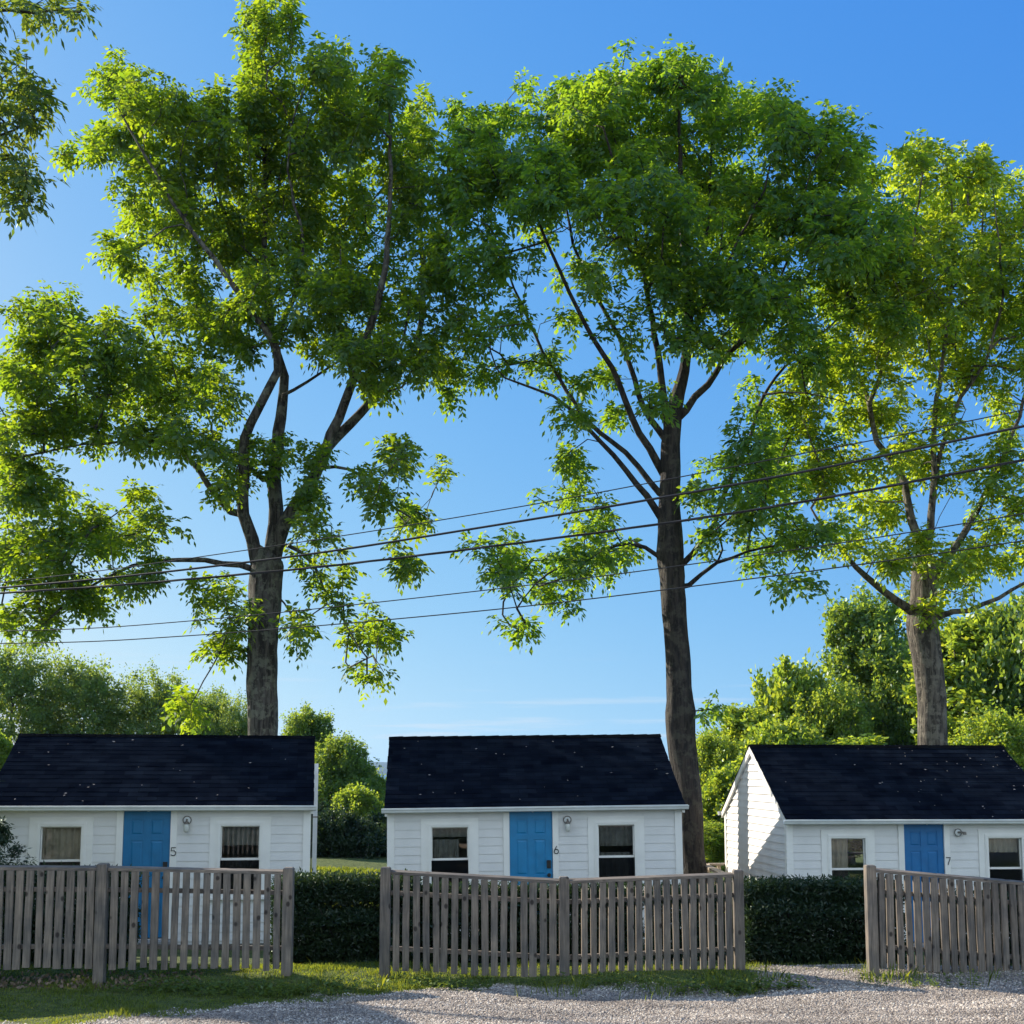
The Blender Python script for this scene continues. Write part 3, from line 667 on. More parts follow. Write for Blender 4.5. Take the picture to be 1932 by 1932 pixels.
for t in (0.02, .5, .98):
    q = a.lerp(b, t); mb = MB(); mb.box(q.x-.045+.07, q.x+.045+.07, q.y-.045, q.y+.045, -.1, q.z-.03); mb.build('post', M['pale_wood'], dk)
mb = MB(); bar(mb, (0.12,.05,hh+.0), (2.3,.3,hh), .06, .02); mb.build('handrail', M['pale_wood'], dk)
for k in range(5):
    mb = MB(); mb.box(.3+k*.42, .37+k*.42, .06+k*.045, .13+k*.045, -.1, hh-.021); mb.build('post', M['pale_wood'], dk)

# ------------------------------------------------------------------ foliage
def unit(a): return a/np.maximum(1e-9, np.linalg.norm(a, axis=-1, keepdims=True))
def compound_leaves(base, direc, L, rg, nl=7, lw=.50, ll=.46, droop=.34):
    """arching leaves with nl leaflets each; base (n,3) direc (n,3) L (n,). returns V, F"""
    n = len(base); zup = np.array([0,0,1.])
    side = unit(np.cross(direc, zup)+rg.normal(0,.25,(n,3))); side = unit(side-direc*(side*direc).sum(1,keepdims=True))
    pairs = (nl-1)//2; VV = []
    ts = [(.38+.55*k/pairs, s) for k in range(pairs) for s in (-1, 1)] + [(1., 0)]
    for t, s in ts:
        p = base + L[:,None]*(t*direc - droop*t*t*zup)
        tan = unit(direc - 2*droop*t*zup)
        ang = R(58)*s
        dl = unit(tan*math.cos(ang) + side*math.sin(ang) - zup*(.22+.4*rg.random((n,1))) + rg.normal(0,.12,(n,3)))
        nrm = unit(np.cross(side, tan)+rg.normal(0,.35,(n,3)))
        wv = unit(np.cross(dl, nrm)); ln = (L*ll*rg.uniform(.6,1.35,n))[:,None]; ww = ln*lw*.5
        q = np.stack([p, p+dl*ln*.45+wv*ww - zup*ln*.02, p+dl*ln, p+dl*ln*.45-wv*ww - zup*ln*.02], 1)
        VV.append(q)
    V = np.stack(VV, 1).reshape(-1, 3); Fq = np.arange(len(V)).reshape(-1, 4)
    return V, Fq
def simple_leaves(pos, size, rg, lw=.6, down=.35):
    n = len(pos); d = unit(rg.normal(0,1,(n,3)) - np.array([0,0,down])); nr = unit(rg.normal(0,1,(n,3))+np.array([0,0,.4]))
    wv = unit(np.cross(d, nr)); ln = (size*rg.uniform(.7,1.3,n))[:,None]; ww = ln*lw*.5
    V = np.stack([pos, pos+d*ln*.5+wv*ww, pos+d*ln, pos+d*ln*.5-wv*ww], 1).reshape(-1,3)
    return V, np.arange(len(V)).reshape(-1,4)

class Skel:
    def __init__(s): s.p = []; s.par = []; s.minr = []; s.ch = []
    def add(s, p, par, mr=0.0):
        s.p.append(np.array(p, float)); s.par.append(par); s.minr.append(mr); s.ch.append([]); i = len(s.p)-1
        if par >= 0: s.ch[par].append(i)
        return i
    def limb(s, pts, r0, r1, start=None, step=.3, rg=None, jit=.02):
        """pts world points; smooth through them"""
        P = [np.array(p, float) for p in pts]
        out = []
        for i in range(len(P)-1):
            p0 = P[max(i-1,0)]; p1 = P[i]; p2 = P[i+1]; p3 = P[min(i+2, len(P)-1)]
            k = max(1, int(np.linalg.norm(p2-p1)/step))
            for j in range(k):
                t = j/k
                out.append(.5*((2*p1)+(-p0+p2)*t+(2*p0-5*p1+4*p2-p3)*t*t+(-p0+3*p1-3*p2+p3)*t**3))
        out.append(P[-1])
        if start is None: par = -1; a0 = 0
        else: par = s.nearest(out[0]); a0 = 0
        n = len(out)
        for i in range(a0, n):
            f = i/(n-1); q = out[i] + (rg.normal(0, jit, 3) if rg is not None and 0 < i else 0)
            rr = r0+(r1-r0)*f**.62 if not callable(r0) else r0(f)
            par = s.add(q, par, rr)
    def nearest(s, q):
        A = np.array(s.p); return int(np.argmin(((A-q)**2).sum(1)))
    def grow(s, tips, rg, step=.35):
        A = np.array(s.p)
        # attach tips, nearest to the skeleton first
        dmin = np.array([np.sqrt(((A-t)**2).sum(1)).min() for t in tips]); order = np.argsort(dmin)
        buf = np.zeros((len(A)+len(tips)*14, 3)); buf[:len(A)] = A; n = len(A); ends = []
        for ti in order:
            t = tips[ti]; d = t-buf[:n]; dist = np.sqrt((d**2).sum(1))+1e-6
            # favour parents that lie below / inside the tip
            cost = dist*(1.35-.5*np.clip(d[:,2]/dist, -1, 1))
            i = int(np.argmin(cost)); p0 = buf[i].copy(); D = dist[i]
            k = max(1, min(12, int(D/step)))
            pp = s.par[i]; dirp = (p0-s.p[pp])/max(1e-6, np.linalg.norm(p0-s.p[pp])) if pp >= 0 else np.array([0,0,1.])
            c = p0 + dirp*D*.35 + np.array([0,0,D*.06]); par = i
            for j in range(1, k+1):
                f = j/k; q = (1-f)**2*p0+2*f*(1-f)*c+f*f*t + (rg.normal(0,.025,3) if j < k else 0)
                par = s.add(q, par, 0); 
                if n < len(buf): buf[n] = q; n += 1
            ends.append(par)
        return ends
    def radii(s, tip=.009, ex=2.35):
        n = len(s.p); acc = np.zeros(n); r = np.zeros(n)
        for i in range(n-1, -1, -1):
            if not s.ch[i]: acc[i] = tip**ex
            r[i] = max(acc[i]**(1/ex), s.minr[i]); 
            if s.par[i] >= 0: acc[s.par[i]] += acc[i] if s.minr[i] == 0 else 0
        s.r = r
    def mesh(s, name, mat, parent, rmax=.25):
        mb = MB(); roots = [i for i, p in enumerate(s.par) if p < 0]; stack = [(i, -1) for i in roots]
        while stack:
            i, fr = stack.pop(); chain = [i]
            while s.ch[chain[-1]]:
                c = s.ch[chain[-1]]; m_ = max(c, key=lambda q: s.r[q])
                for q in c:
                    if q != m_: stack.append((q, chain[-1]))
                chain.append(m_)
            pts = [s.p[k] for k in chain]; rd = [float(s.r[k]) for k in chain]
            if fr >= 0: pts = [s.p[fr]]+pts; rd = [min(rd[0]*1.15, float(s.r[fr]))]+rd
            if len(pts) < 2: continue
            R0 = max(rd); sides = 26 if R0 > .12 else 8 if R0 > .05 else 5 if R0 > .02 else 3
            mb.tube(pts, rd, sides, cap=False, rough=.085 if R0 > .12 else 0)
        o = mb.build(name, mat, parent, True); return o

def big_tree(name, D, trunk, limbs, blobs, ptm, label, bark, leaf, seed, nleaf=20, density=490, leafL=.285, lod=5):
    rg = np.random.default_rng(seed)
    S = Skel()
    P = [at(x, y, D) for x, y, w_ in trunk]; ws = [w_*D/F/2 for _, _, w_ in trunk]
    tt = np.linspace(0, 1, len(ws)) ; cum = np.cumsum([0]+[ (P[i+1]-P[i]).length for i in range(len(P)-1)]); cum = cum/cum[-1]
    S.limb(P, lambda f: float(np.interp(f, cum, ws)), None, None, .22, rg, .006)
    for (pts, r0, r1, dd) in limbs:
        n = len(pts); Q = [at(x, y, D+dd*(i/(n-1))**1.2) for i, (x, y) in enumerate(pts)]
        S.limb(Q, r0*D/F/2*.82, r1*D/F/2*.7, True, .3, rg, .015)
    tips = []
    for (px, py, rx, ry, *o) in blobs:
        dens = o[0] if o else 1.0
        n = max(3, int(math.pi*rx*ry/density*dens)); off = rg.uniform(-2.0, 2.0)
        rz = max(1.3, (rx+ry)/2*D/F*1.25)
        u = unit(rg.normal(0,1,(n,3)))*(rg.random((n,1))**.42)
        for a, b, c in u: tips.append(np.array(at(px+a*rx, py+b*ry, D+off+c*rz)))
    tips = np.array(tips)
    ends = S.grow(tips, rg); S.radii()
    root = empty(name, (P[0].x, P[0].y, P[0].z)); tag(root, label, 'tree', 'tall trees standing behind the cabins')
    off = np.array(P[0]); S.p = [p-off for p in S.p]
    S.mesh('trunk', bark, root)
    # leaves: sprays at the end of every twig
    A = np.array(S.p); ends = np.array(ends); par = np.array([S.par[e] for e in ends])
    td = unit(unit(A[ends]-A[par])+np.array([0,0,.35])); n = len(ends)
    k = nleaf; base = np.repeat(A[ends], k, 0); tdr = np.repeat(td, k, 0)
    tpos = rg.uniform(-.34, .10, (n*k,1)); base = base + tdr*tpos + rg.normal(0,.055,(n*k,3))
    az = unit(rg.normal(0,1,(n*k,3))); az = unit(az - tdr*(az*tdr).sum(1,keepdims=True)*.8)
    d = unit(az + tdr*rg.uniform(.1,.8,(n*k,1)) + np.array([0,0,.15]))
    V, Fq = compound_leaves(base, d, leafL*rg.uniform(.7,1.2,n*k), rg, lod)
    np_mesh('crown', V, Fq, leaf, root)
    return root

T1_limbs = [
 ([(515,1055),(535,990),(575,930),(600,880),(625,820),(650,760),(665,715),(690,640),(720,540),(735,420),(735,260),(730,150)], 40, 5, -1.5),
 ([(610,850),(660,800),(700,760),(735,715),(785,650),(800,540),(790,400),(775,260)], 28, 5, 1.5),
 ([(515,1050),(520,960),(515,900),(525,840),(535,740),(530,690),(515,640),(505,560),(500,470),(500,300),(492,150),(485,40)], 42, 4, .8),
 ([(484,1060),(475,1020),(459,970),(459,901),(461,827),(488,772),(511,728),(520,660),(440,540),(347,411),(290,320),(220,200)], 34, 4, -1.8),
 ([(459,970),(436,965),(392,916),(357,861),(330,810),(280,740),(200,660),(110,600)], 20, 4, 1.2),
 ([(497,905),(470,880),(446,861),(397,839),(298,834),(223,834),(120,845),(20,870)], 14, 3, -1.),
 ([(480,1075),(420,1060),(350,1055),(250,1070),(150,1120),(80,1180)], 18, 3, -1.2),
 ([(610,882),(660,885),(700,905),(740,950),(765,990)], 10, 3, -.6),
 ([(545,1030),(590,1060),(610,1110),(640,1150),(660,1195),(692,1240)], 10, 3, -.8),
 ([(535,745),(580,720),(640,680),(720,630)], 10, 4, 1.),
 ([(520,640),(560,540),(570,446),(545,322),(560,200),(610,110)], 14, 3, -2.),
 ([(480,1130),(440,1180),(400,1260),(360,1330)], 6, 3, -.8),
 ([(520,1120),(555,1170),(560,1240)], 6, 3, .6)]
T1_blobs = [(570,860,55,40,.5),(440,880,50,50,.4),(590,990,50,40,.5),(60,900,70,45,.8),(150,960,70,45,.6),(120,1000,120,50,.5),(820,470,45,60,.8),(850,600,40,45,.8),(590,330,60,60,.6),(420,480,60,50,.6),(480,400,270,260,.12),(170,740,190,110,.12),(300,600,60,45,.7),(385,570,55,55,.7),(265,410,60,60,.6),(425,840,45,35,.5),(640,560,60,60,.6),(860,330,40,60,.6),(700,660,90,40,.7),(505,55,62,85),(480,165,95,70),(615,125,55,60),(655,190,50,60),(730,150,42,70),(645,250,105,85),(790,230,45,60),(775,300,60,70),
 (215,150,48,50),(285,180,75,55),(170,280,75,28,.8),(250,250,80,50),(360,250,110,75),(330,360,120,95,.8),(235,470,60,42,.8),(500,290,115,105),(480,430,130,100,.9),(650,400,110,105),(790,390,65,90,.8),
 (330,520,80,60,.7),(560,555,115,75,.9),(700,550,105,80,.9),(810,530,50,70,.8),
 (85,595,85,55),(50,710,90,80),(195,670,105,80),(330,720,100,90),(150,795,150,50),(320,820,95,45),(30,820,60,60,.8),
 (450,620,95,70,.8),(610,640,80,40,.7),(760,670,85,60),(845,680,60,42),(700,730,55,32,.8),(420,740,70,50,.6),
 (50,930,70,50,1.01),(80,1030,100,62,1.01),(225,1010,70,45,1.01),(140,1115,120,50,0.87),(50,1170,60,40,0.87),(290,985,50,38,0.72),(270,1085,55,40,0.72),(20,1050,50,60,0.87),
 (500,860,45,50,0.72),(430,930,40,45,0.58),(590,930,45,60,0.58),(245,940,45,45,0.51),
 (760,850,62,32,0.87),(830,885,38,16,0.87),(710,915,50,45,0.87),(770,975,42,40,0.87),(745,1060,48,40,0.72),(700,1180,50,45,0.87),(690,1262,40,22,0.72),(625,1110,50,50,0.58),(750,1200,28,30,0.72),(600,1040,50,40,0.43),
 (400,1120,62,42,0.72),(560,1210,28,62,0.58),(415,1225,52,45,0.72),(355,1335,34,34,1.30),(450,1180,30,60,0.58)]
big_tree('ash_tree', 24.5, [(494,1750,84),(495,1700,66),(496,1400,55),(496,1250,57),(499,1150,60),(503,1090,64),(512,1045,56)], T1_limbs, T1_blobs, 90,
  'tall broad tree with a forked lichen-spotted trunk behind cabin 5', M['bark1'], M['leafA'], 3)

T2_limbs = [
 ([(1248,978),(1220,935),(1156,860),(1089,787),(1044,747),(954,714)], 20, 5, -1.2),
 ([(1244,930),(1179,854),(1111,798),(1055,714),(1000,610),(955,500),(930,400)], 16, 4, 1.4),
 ([(1248,890),(1195,792),(1167,719),(1120,640),(1060,520),(1005,390),(960,280)], 22, 4, -1.4),
 ([(1258,832),(1212,764),(1180,660),(1110,530),(1070,410),(1050,250)], 18, 4, 1.),
 ([(1262,820),(1249,719),(1230,600),(1200,450),(1150,280),(1120,180)], 22, 4, -1.8),
 ([(1290,700),(1320,600),(1380,480),(1440,360),(1470,250)], 14, 4, -1.2),
 ([(1278,790),(1336,725),(1380,662),(1448,612),(1530,510),(1600,400)], 22, 4, 1.5),
 ([(1380,662),(1460,560),(1500,420),(1540,300)], 10, 3, -1.5),
 ([(1290,1062),(1347,989),(1375,910),(1414,832),(1437,753),(1482,691),(1560,620),(1640,560)], 16, 4, .8),
 ([(1300,1104),(1353,1062),(1437,1034),(1498,1028),(1570,1040)], 12, 3, -.6),
 ([(1262,1067),(1218,1034),(1184,1022),(1100,1056),(1033,1079),(975,1150)], 14, 3, -.8),
 ([(1300,600),(1330,470),(1340,330),(1350,180)], 12, 4, 1.8),
 ([(1440,745),(1520,740),(1600,760)], 6, 3, -1.)]
T2_blobs = [(1440,920,80,80,.45),(1330,1010,40,40,.4),(880,620,40,40,.6),(1060,600,50,35,.35),(930,1030,50,36,.6),(1110,960,50,36,.5),(1240,400,330,240,.15),(1000,160,30,25,.6),(1690,400,30,60,.7),(880,220,40,35,.8),(1480,760,90,60,.5),(1060,175,45,45),(1120,200,70,55),(1200,140,70,50),(1300,140,75,50),(1100,260,120,80),(1250,260,135,95),(1390,200,90,70),(1490,240,80,80),(1570,280,70,80),(1620,340,45,55),
 (935,235,70,40),(925,310,80,75),(1050,350,110,75),(1200,390,130,95),(1350,390,130,100),(1480,390,115,95),(1590,430,90,80),(870,370,50,60),
 (900,460,55,50,.8),(975,500,50,36,.35),(1150,510,95,50,.4),(1300,520,115,80,.9),(1430,540,105,80),(1550,560,85,65),(860,290,40,60,.6),
 (945,600,50,40,.7),(1000,680,72,36,.6),(1120,690,70,50,.4),(1200,610,70,50,.35),(1310,640,85,50,.6),(925,700,55,24,.6),(1075,780,48,34,.6),(850,740,36,26,.5),
 (1400,610,60,55,.7),(1170,790,38,34,.5),(1250,740,50,40,.5),(1490,640,60,50,.7),
 (1095,870,62,30,.6),(1050,925,60,40,.5),(1000,1055,72,42,.7),(950,1090,48,36,.6),(1100,1050,85,50,.6),(965,1180,44,34,.6),(1050,1120,62,36,.6),(1160,1055,50,50,.5),(1160,960,40,40,.3),
 (1400,830,60,65,.6),(1330,940,38,50,.5),(1420,930,70,65,.7),(1495,870,80,70,.8),(1530,1000,72,50,.7),(1440,1040,70,30,.6),(1500,1095,55,22,.6),(1640,480,65,75,.8),(1650,600,75,55,.7),(1560,670,65,50,.7),(905,530,55,45,.6),(1010,430,50,30,.4),(1340,860,36,42,.4),(1350,1330,22,22,1.2)]
big_tree('ash_tree', 23.6, [(1312,1760,72),(1310,1700,58),(1305,1640,52),(1297,1500,50),(1289,1420,52),(1286,1390,56),(1285,1360,48),(1280,1250,45),(1273,1160,47),(1268,1090,53),(1266,1060,46),(1264,980,40),(1264,900,38),(1266,820,32),(1276,760,25),(1290,700,20),(1300,600,15),(1292,480,15),(1285,350,10),(1280,180,4)], T2_limbs, T2_blobs, 90,
  'tall domed tree with a bare leaning trunk between cabins 6 and 7', M['bark2'], M['leafB'], 5)

T3_limbs = [
 ([(1728,1160),(1690,1130),(1633,1090),(1577,1022),(1530,960)], 26, 5, -1.),
 ([(1740,1130),(1745,1056),(1718,978),(1706,910),(1656,832),(1640,760),(1600,640),(1620,500)], 30, 4, 1.),
 ([(1745,1060),(1757,1000),(1762,910),(1766,775),(1790,600),(1800,450),(1790,330)], 22, 4, -.8),
 ([(1748,1110),(1768,1080),(1824,1000),(1880,890),(1930,760),(1960,560)], 22, 4, 1.2),
 ([(1764,900),(1790,809),(1813,747),(1858,686),(1890,560),(1880,420)], 14, 4, -1.4),
 ([(1750,1175),(1773,1163),(1858,1140),(1932,1101),(2020,1050)], 18, 5, -1.),
 ([(1640,760),(1690,620),(1720,480),(1740,330)], 12, 4, -1.8)]
T3_blobs = [(1700,1050,60,45,.8),(1820,1060,60,50,.7),(1755,1150,50,30,1.0),(1890,860,60,60,.6),(1720,900,50,60,.5),(1760,580,200,260,.2),(1690,330,40,40,.7),(1735,295,48,38),(1815,320,70,50),(1870,370,52,55),(1760,390,80,70),(1890,450,60,65),(1690,460,80,70,.9),(1790,510,120,85),(1650,550,85,80),(1895,590,60,80),(1750,630,115,80),(1600,670,85,75,.8),(1850,680,80,60,.7),
 (1530,740,70,65,.7),(1650,770,100,60,.8),(1560,870,80,70,.7),(1680,860,80,55,.6),(1780,790,50,40,.4),(1905,770,50,60,.5),(1640,950,80,55,.7),(1800,890,50,50,.5),(1895,950,60,70,.6),(1745,1030,60,45,.5),(1880,1040,70,50,.6),(1590,1010,60,40,.5),(1745,1120,45,34,.6),(1820,1080,40,50,.4),
 (2000,500,90,90),(2010,680,90,90,.8),(2020,860,80,80,.7),(2000,1010,80,60,.7),(1960,380,60,60)]
big_tree('ash_tree', 26.0, [(1765,1720,66),(1762,1640,54),(1760,1408,50),(1756,1300,52),(1748,1230,53),(1738,1175,59),(1742,1130,50),(1745,1060,42)], T3_limbs, T3_blobs, 85,
  'tree with a pale straight trunk rising behind cabin 7', M['bark3'], M['leafC'], 8, density=470)

# tree beyond the left edge, only some boughs reach in at the top left
def near_tree():
    D = 14.0
    rg = np.random.default_rng(21); S = Skel(); x0, y0 = -11.2, 14.5; gz = float(H(x0, y0))
    S.limb([(x0,y0,gz-.2),(x0+.1,y0,gz+2),(x0+.1,y0,gz+5),(x0+.3,y0+.2,gz+8),(x0+.2,y0,gz+11),(x0+.4,y0,gz+13)], .30, .06, None, .4, rg, .02)
    L = [([(-420,700),(-260,480),(-120,340),(-20,260),(60,215)], D), ([(-420,500),(-250,200),(-80,40),(60,20),(150,25)], D), ([(-420,720),(-200,520),(-60,400),(20,360),(70,340)], D+.6)]
    for pts, d_ in L: S.limb([at(a, b, d_) for a, b in pts], .07, .012, True, .3, rg, .03)
    tips = []
    for (px, py, rx, ry, n) in [(60,12,75,22,13),(125,20,45,20,6),(30,120,45,34,9),(60,165,50,40,14),(20,215,55,50,16),(25,300,50,40,13),(60,320,45,24,7),(20,370,45,34,9),(-60,60,60,60,16),(-80,200,70,70,24),(-80,340,70,60,20)]:
        for k in range(int(n*.8)):
            u = unit(rg.normal(0,1,3))*rg.random()**.4; tips.append(np.array(at(px+u[0]*rx, py+u[1]*ry, D+u[2]*.8)))
    for k in range(330):
        u = unit(rg.normal(0,1,3))*rg.random()**.4; c = np.array([x0-.6, y0+.5, gz+10.2]) + u*np.array([3.0,3.6,4.0])
        tips.append(c)
    tips = np.array(tips); ends = S.grow(tips, rg); S.radii(.006)
    root = empty('ash_tree', (x0, y0, gz)); tag(root, 'nearer tree whose leafy boughs hang in at the top left corner', 'tree', 'tall trees standing behind the cabins')
    o = np.array([x0,y0,gz]); S.p = [p-o for p in S.p]; S.mesh('trunk', M['bark2'], root)
    A = np.array(S.p); ends = np.array(ends); par = np.array([S.par[e] for e in ends]); td = unit(A[ends]-A[par]); n = len(ends); k = 7
    base = np.repeat(A[ends], k, 0); tdr = np.repeat(td, k, 0); base = base+tdr*rg.uniform(-.4,.08,(n*k,1))+rg.normal(0,.04,(n*k,3))
    d = unit(unit(rg.normal(0,1,(n*k,3)))+tdr*.6)
    V, Fq = compound_leaves(base, d, .27*rg.uniform(.7,1.2,n*k), rg, 7, .40, .42); np_mesh('crown', V, Fq, M['leafN'], root)
near_tree()

# ------------------------------------------------------------------ trees beyond the cabins
def far_tree_proto(name, seed, h, wd, lsize, nb, leaf, bark, label, loc, group, dens=1.0, low=.12, flat=False):
    """h height, wd half width; crown of nb clumps from low*h upward"""
    rg = np.random.default_rng(seed); S = Skel()
    S.limb([(0,0,-.4),(.05*wd,0,h*.25),(-.04*wd,.03*wd,h*.55),(.02*wd,0,h*.9)], .028*h*.6, .01*h*.5, None, .5, rg, .03)
    tips = []; cl = []
    for k in range(nb):
        f = low+(.97-low)*(k+.5)/nb; prof = math.sin(min(1, (1-f)*1.55+.12)*math.pi*.5)**.8*(.65+.35*min(1, f/.35))
        a = k*2.4+rg.random(); rr = wd*prof*rg.uniform(.35,.95)
        cl.append((np.array([rr*math.cos(a), rr*math.sin(a), f*h]), wd*rg.uniform(.24,.42)))
    cl.append((np.array([0,0,h*.9]), wd*.3))
    for c, r_ in cl:
        for q in range(max(4, int(13*dens))):
            u = unit(rg.normal(0,1,3))*rg.random()**.35*r_*1.25; tips.append(c+u*np.array([1,1,.85]))
    tips = np.array(tips); ends = S.grow(tips, rg, .6); S.radii(.012)
    root = empty(name, loc); tag(root, label, 'tree', group)
    S.mesh('trunk', bark, root)
    A = np.array(S.p); n = len(ends); k = int(46*dens)
    sz = np.repeat(rg.uniform(.4,1.5,(n,1)), k, 0)
    base = np.repeat(A[np.array(ends)], k, 0)+rg.normal(0,.55,(n*k,3))*sz*wd*.115*np.array([1,1,.9])+np.array([0,0,1.])*rg.random((n*k,1))**3*sz*wd*.22
    V, Fq = simple_leaves(base, np.full(n*k, lsize), rg, .62, .08); np_mesh('crown', V, Fq, leaf, root)
    return root
def place(proto_kids, name, loc, rz, sx, sz, label, group):
    root = empty(name, loc, (0,0,rz)); tag(root, label, 'tree', group); root.scale = (sx, sx, sz)
    for k in proto_kids:
        c = k.copy(); c.parent = root; C.objects.link(c)
    return root
LG = 'trees on the far side of the lawn'
#  px, top py, distance, half width px, kind, label
far = [
 (30,1236,62,105,'d','dark green tree at the left edge behind cabin 5, tallest of the dark ones'),
 (165,1268,64,95,'d','dark green rounded tree behind the left part of the roof of cabin 5'),
 (285,1292,66,85,'d','dark green tree behind the middle of the roof of cabin 5'),
 (385,1322,68,70,'d','dark tree just left of the lichen-spotted trunk'),
 (455,1338,66,60,'d','dark tree directly behind the lichen-spotted trunk'),
 (585,1350,60,60,'m','green tree right of the lichen-spotted trunk, behind the roof end of cabin 5'),
 (640,1408,57,68,'m','green tree with its top halfway down the gap between cabins 5 and 6'),
 (698,1476,60,54,'m','lowest green tree in the gap, just left of the roof of cabin 6'),
 (-20,1380,34,48,'e','small yellow-green tree past the left end of the roof of cabin 5'),
 (672,1500,46,46,'e','small bright yellow-green tree in front of the dark ones between cabins 5 and 6'),
 (640,1555,43,70,'k','very dark low bush tree at the edge of the lawn in the gap'),
 (715,1560,45,60,'k','dark bush tree beside the wall corner of cabin 6'),
 (570,1540,45,70,'k','dark bush tree hidden mostly behind the vent pipe of cabin 5'),
 (1345,1405,52,58,'e','bright green tree just right of the bare leaning trunk'),
 (1415,1345,56,62,'e','bright green tree above the gable peak of cabin 7'),
 (1490,1300,58,68,'e','yellow-green tree with a spiky top above the left part of the roof of cabin 7'),
 (1570,1322,56,66,'e','yellow-green tree left of the tall mid-green one'),
 (1640,1142,60,82,'m','tall mid-green tree left of the pale straight trunk'),
 (1700,1290,58,60,'m','green tree directly behind the pale straight trunk'),
 (1835,1170,52,88,'e','tall bright tree right of the pale straight trunk'),
 (1925,1200,50,80,'m','green tree at the right edge behind the roof of cabin 7'),
 (1385,1470,44,55,'e','low bright green tree in the gap left of the gable of cabin 7'),
 (1340,1560,40,46,'e','low bright green bush tree behind the deck railing'),
 (1600,1400,46,80,'e','low bright tree just over the roof ridge of cabin 7, middle'),
 (1480,1395,46,70,'e','low bright tree just over the roof ridge of cabin 7, near its peak'),
 (1880,1370,44,80,'e','low bright tree just over the roof ridge of cabin 7, towards the right'),
]
protos = {}
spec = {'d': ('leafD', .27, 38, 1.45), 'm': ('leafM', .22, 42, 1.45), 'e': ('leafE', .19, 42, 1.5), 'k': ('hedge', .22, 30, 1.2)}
cnt = {}
for i, (px, py, D, hw, kind, label) in enumerate(far):
    top = at(px, py, D); gz = float(H(top.x, D)); h_ = top.z-gz; wd = hw*D/F*(1.4 if px > 1300 and kind in 'em' else 1.08)
    v_ = cnt.get(kind, 0); cnt[kind] = v_+1; key = (kind, v_ % (3 if kind in 'em' else 2))
    nm = {'d': 'broadleaf_tree', 'm': 'broadleaf_tree', 'e': 'maple_tree', 'k': 'bush_tree'}[kind]
    loc = (top.x, D, gz)
    if key not in protos:
        lf, ls, nb, dn = spec[kind]
        r_ = far_tree_proto(nm, 100+i, h_, wd, ls*.56*(D/55)**.5, nb, M[lf], M['bark1'], label, loc, LG, dn)
        protos[key] = ([c for c in r_.children], h_, wd)
        r_.rotation_euler = (0,0,i*1.3)
    else:
        kids, ph, pw = protos[key]
        place(kids, nm, loc, i*1.7, wd/pw, h_/ph, label, LG)

# ------------------------------------------------------------------ hedges, evergreen, grass, gravel
def hedge(x0, x1, y0, y1, ztop, label, seed, n, name='hedge'):
    rg = np.random.default_rng(seed); cx, cy = (x0+x1)/2, (y0+y1)/2; gz = float(H(cx, cy))
    root = empty(name, (cx, cy, gz)); tag(root, label, 'hedge', 'clipped evergreen hedges between the fences')
    hx_, hy_ = (x1-x0)/2, (y1-y0)/2; hz = ztop-gz-.07
    mb = MB()
    for k in range(int((x1-x0)*14)):
        x = rg.uniform(-hx_+.1, hx_-.1); y = rg.uniform(-hy_+.15, hy_-.15)
        mb.tube([(x,y,-.1),(x+rg.normal(0,.05),y+rg.normal(0,.05),hz*.4),(x+rg.normal(0,.12),y+rg.normal(0,.1),hz*.85)], [.012,.009,.004], 4)
    mb.build('branches', M['bark2'], root)
    u = rg.uniform(-1,1,(n,3)); 
    # push most leaves towards the faces
    ax = rg.integers(0,3,n); m_ = rg.random(n) < .6
    for a in range(3):
        q = m_ & (ax == a); u[q,a] = np.sign(u[q,a]+1e-6)*(1-rg.random(q.sum())**2*.35)
    bul = .72+.36*vnoise(u[:,0]*hx_+10, u[:,2]*3+u[:,1], 2.2, seed)+.08*vnoise(u[:,0]*hx_+10, u[:,1]*2, 7, seed+1)
    p = np.stack([u[:,0]*hx_*(.93+.12*vnoise(u[:,2]*2+9, u[:,1]*1.5, 1.6, seed+8)), u[:,1]*hy_*bul, (u[:,2]*.5+.5)*hz*bul], 1); p[:,2] *= (1-.22*np.abs(u[:,1])**3)*(.84+.28*vnoise(u[:,0]*hx_+20, u[:,1]*.6, 1.7, seed+5)); p[:,2] = np.maximum(p[:,2], .03)
    # stray shoots on top
    k = n//13; sx = rg.uniform(-hx_, hx_, k); base = np.stack([sx, rg.uniform(-hy_*.6, hy_*.6, k), np.full(k, hz*.95)],1)
    sh = np.repeat(base, 10, 0); sh[:,2] += np.tile(np.linspace(0,.24,10), k)*np.repeat(rg.uniform(.2,1.2,k),10); sh[:,0] += np.tile(np.linspace(0,.06,10),k)*np.repeat(rg.normal(0,1,k),10)
    p = np.concatenate([p, sh]); m2 = len(p)
    d = unit(rg.normal(0,1,(m2,3))+np.array([0,-.2,.25])); wv = unit(np.cross(d, unit(rg.normal(0,1,(m2,3))))); ln = rg.uniform(.035,.075,(m2,1)); ww = ln*.16
    V = np.stack([p, p+d*ln*.5+wv*ww, p+d*ln, p+d*ln*.5-wv*ww],1).reshape(-1,3)
    np_mesh('foliage', V, np.arange(len(V)).reshape(-1,4), M['hedge'], root)
    return root
hedge(2.0, 3.35, 17.0, 17.7, at(1300,1692,17.3).z, 'added dark hedge by the right corner of cabin 6, standing in for shaded lawn behind the middle fence', 35, 26000)  # hedge added so the shaded ground behind the pickets reads dark
hedge(-2.75, -1.15, 13.55, 14.35, at(600,1676,14).z, 'dark hedge filling the gap between the fences of cabins 5 and 6', 31, 42000)
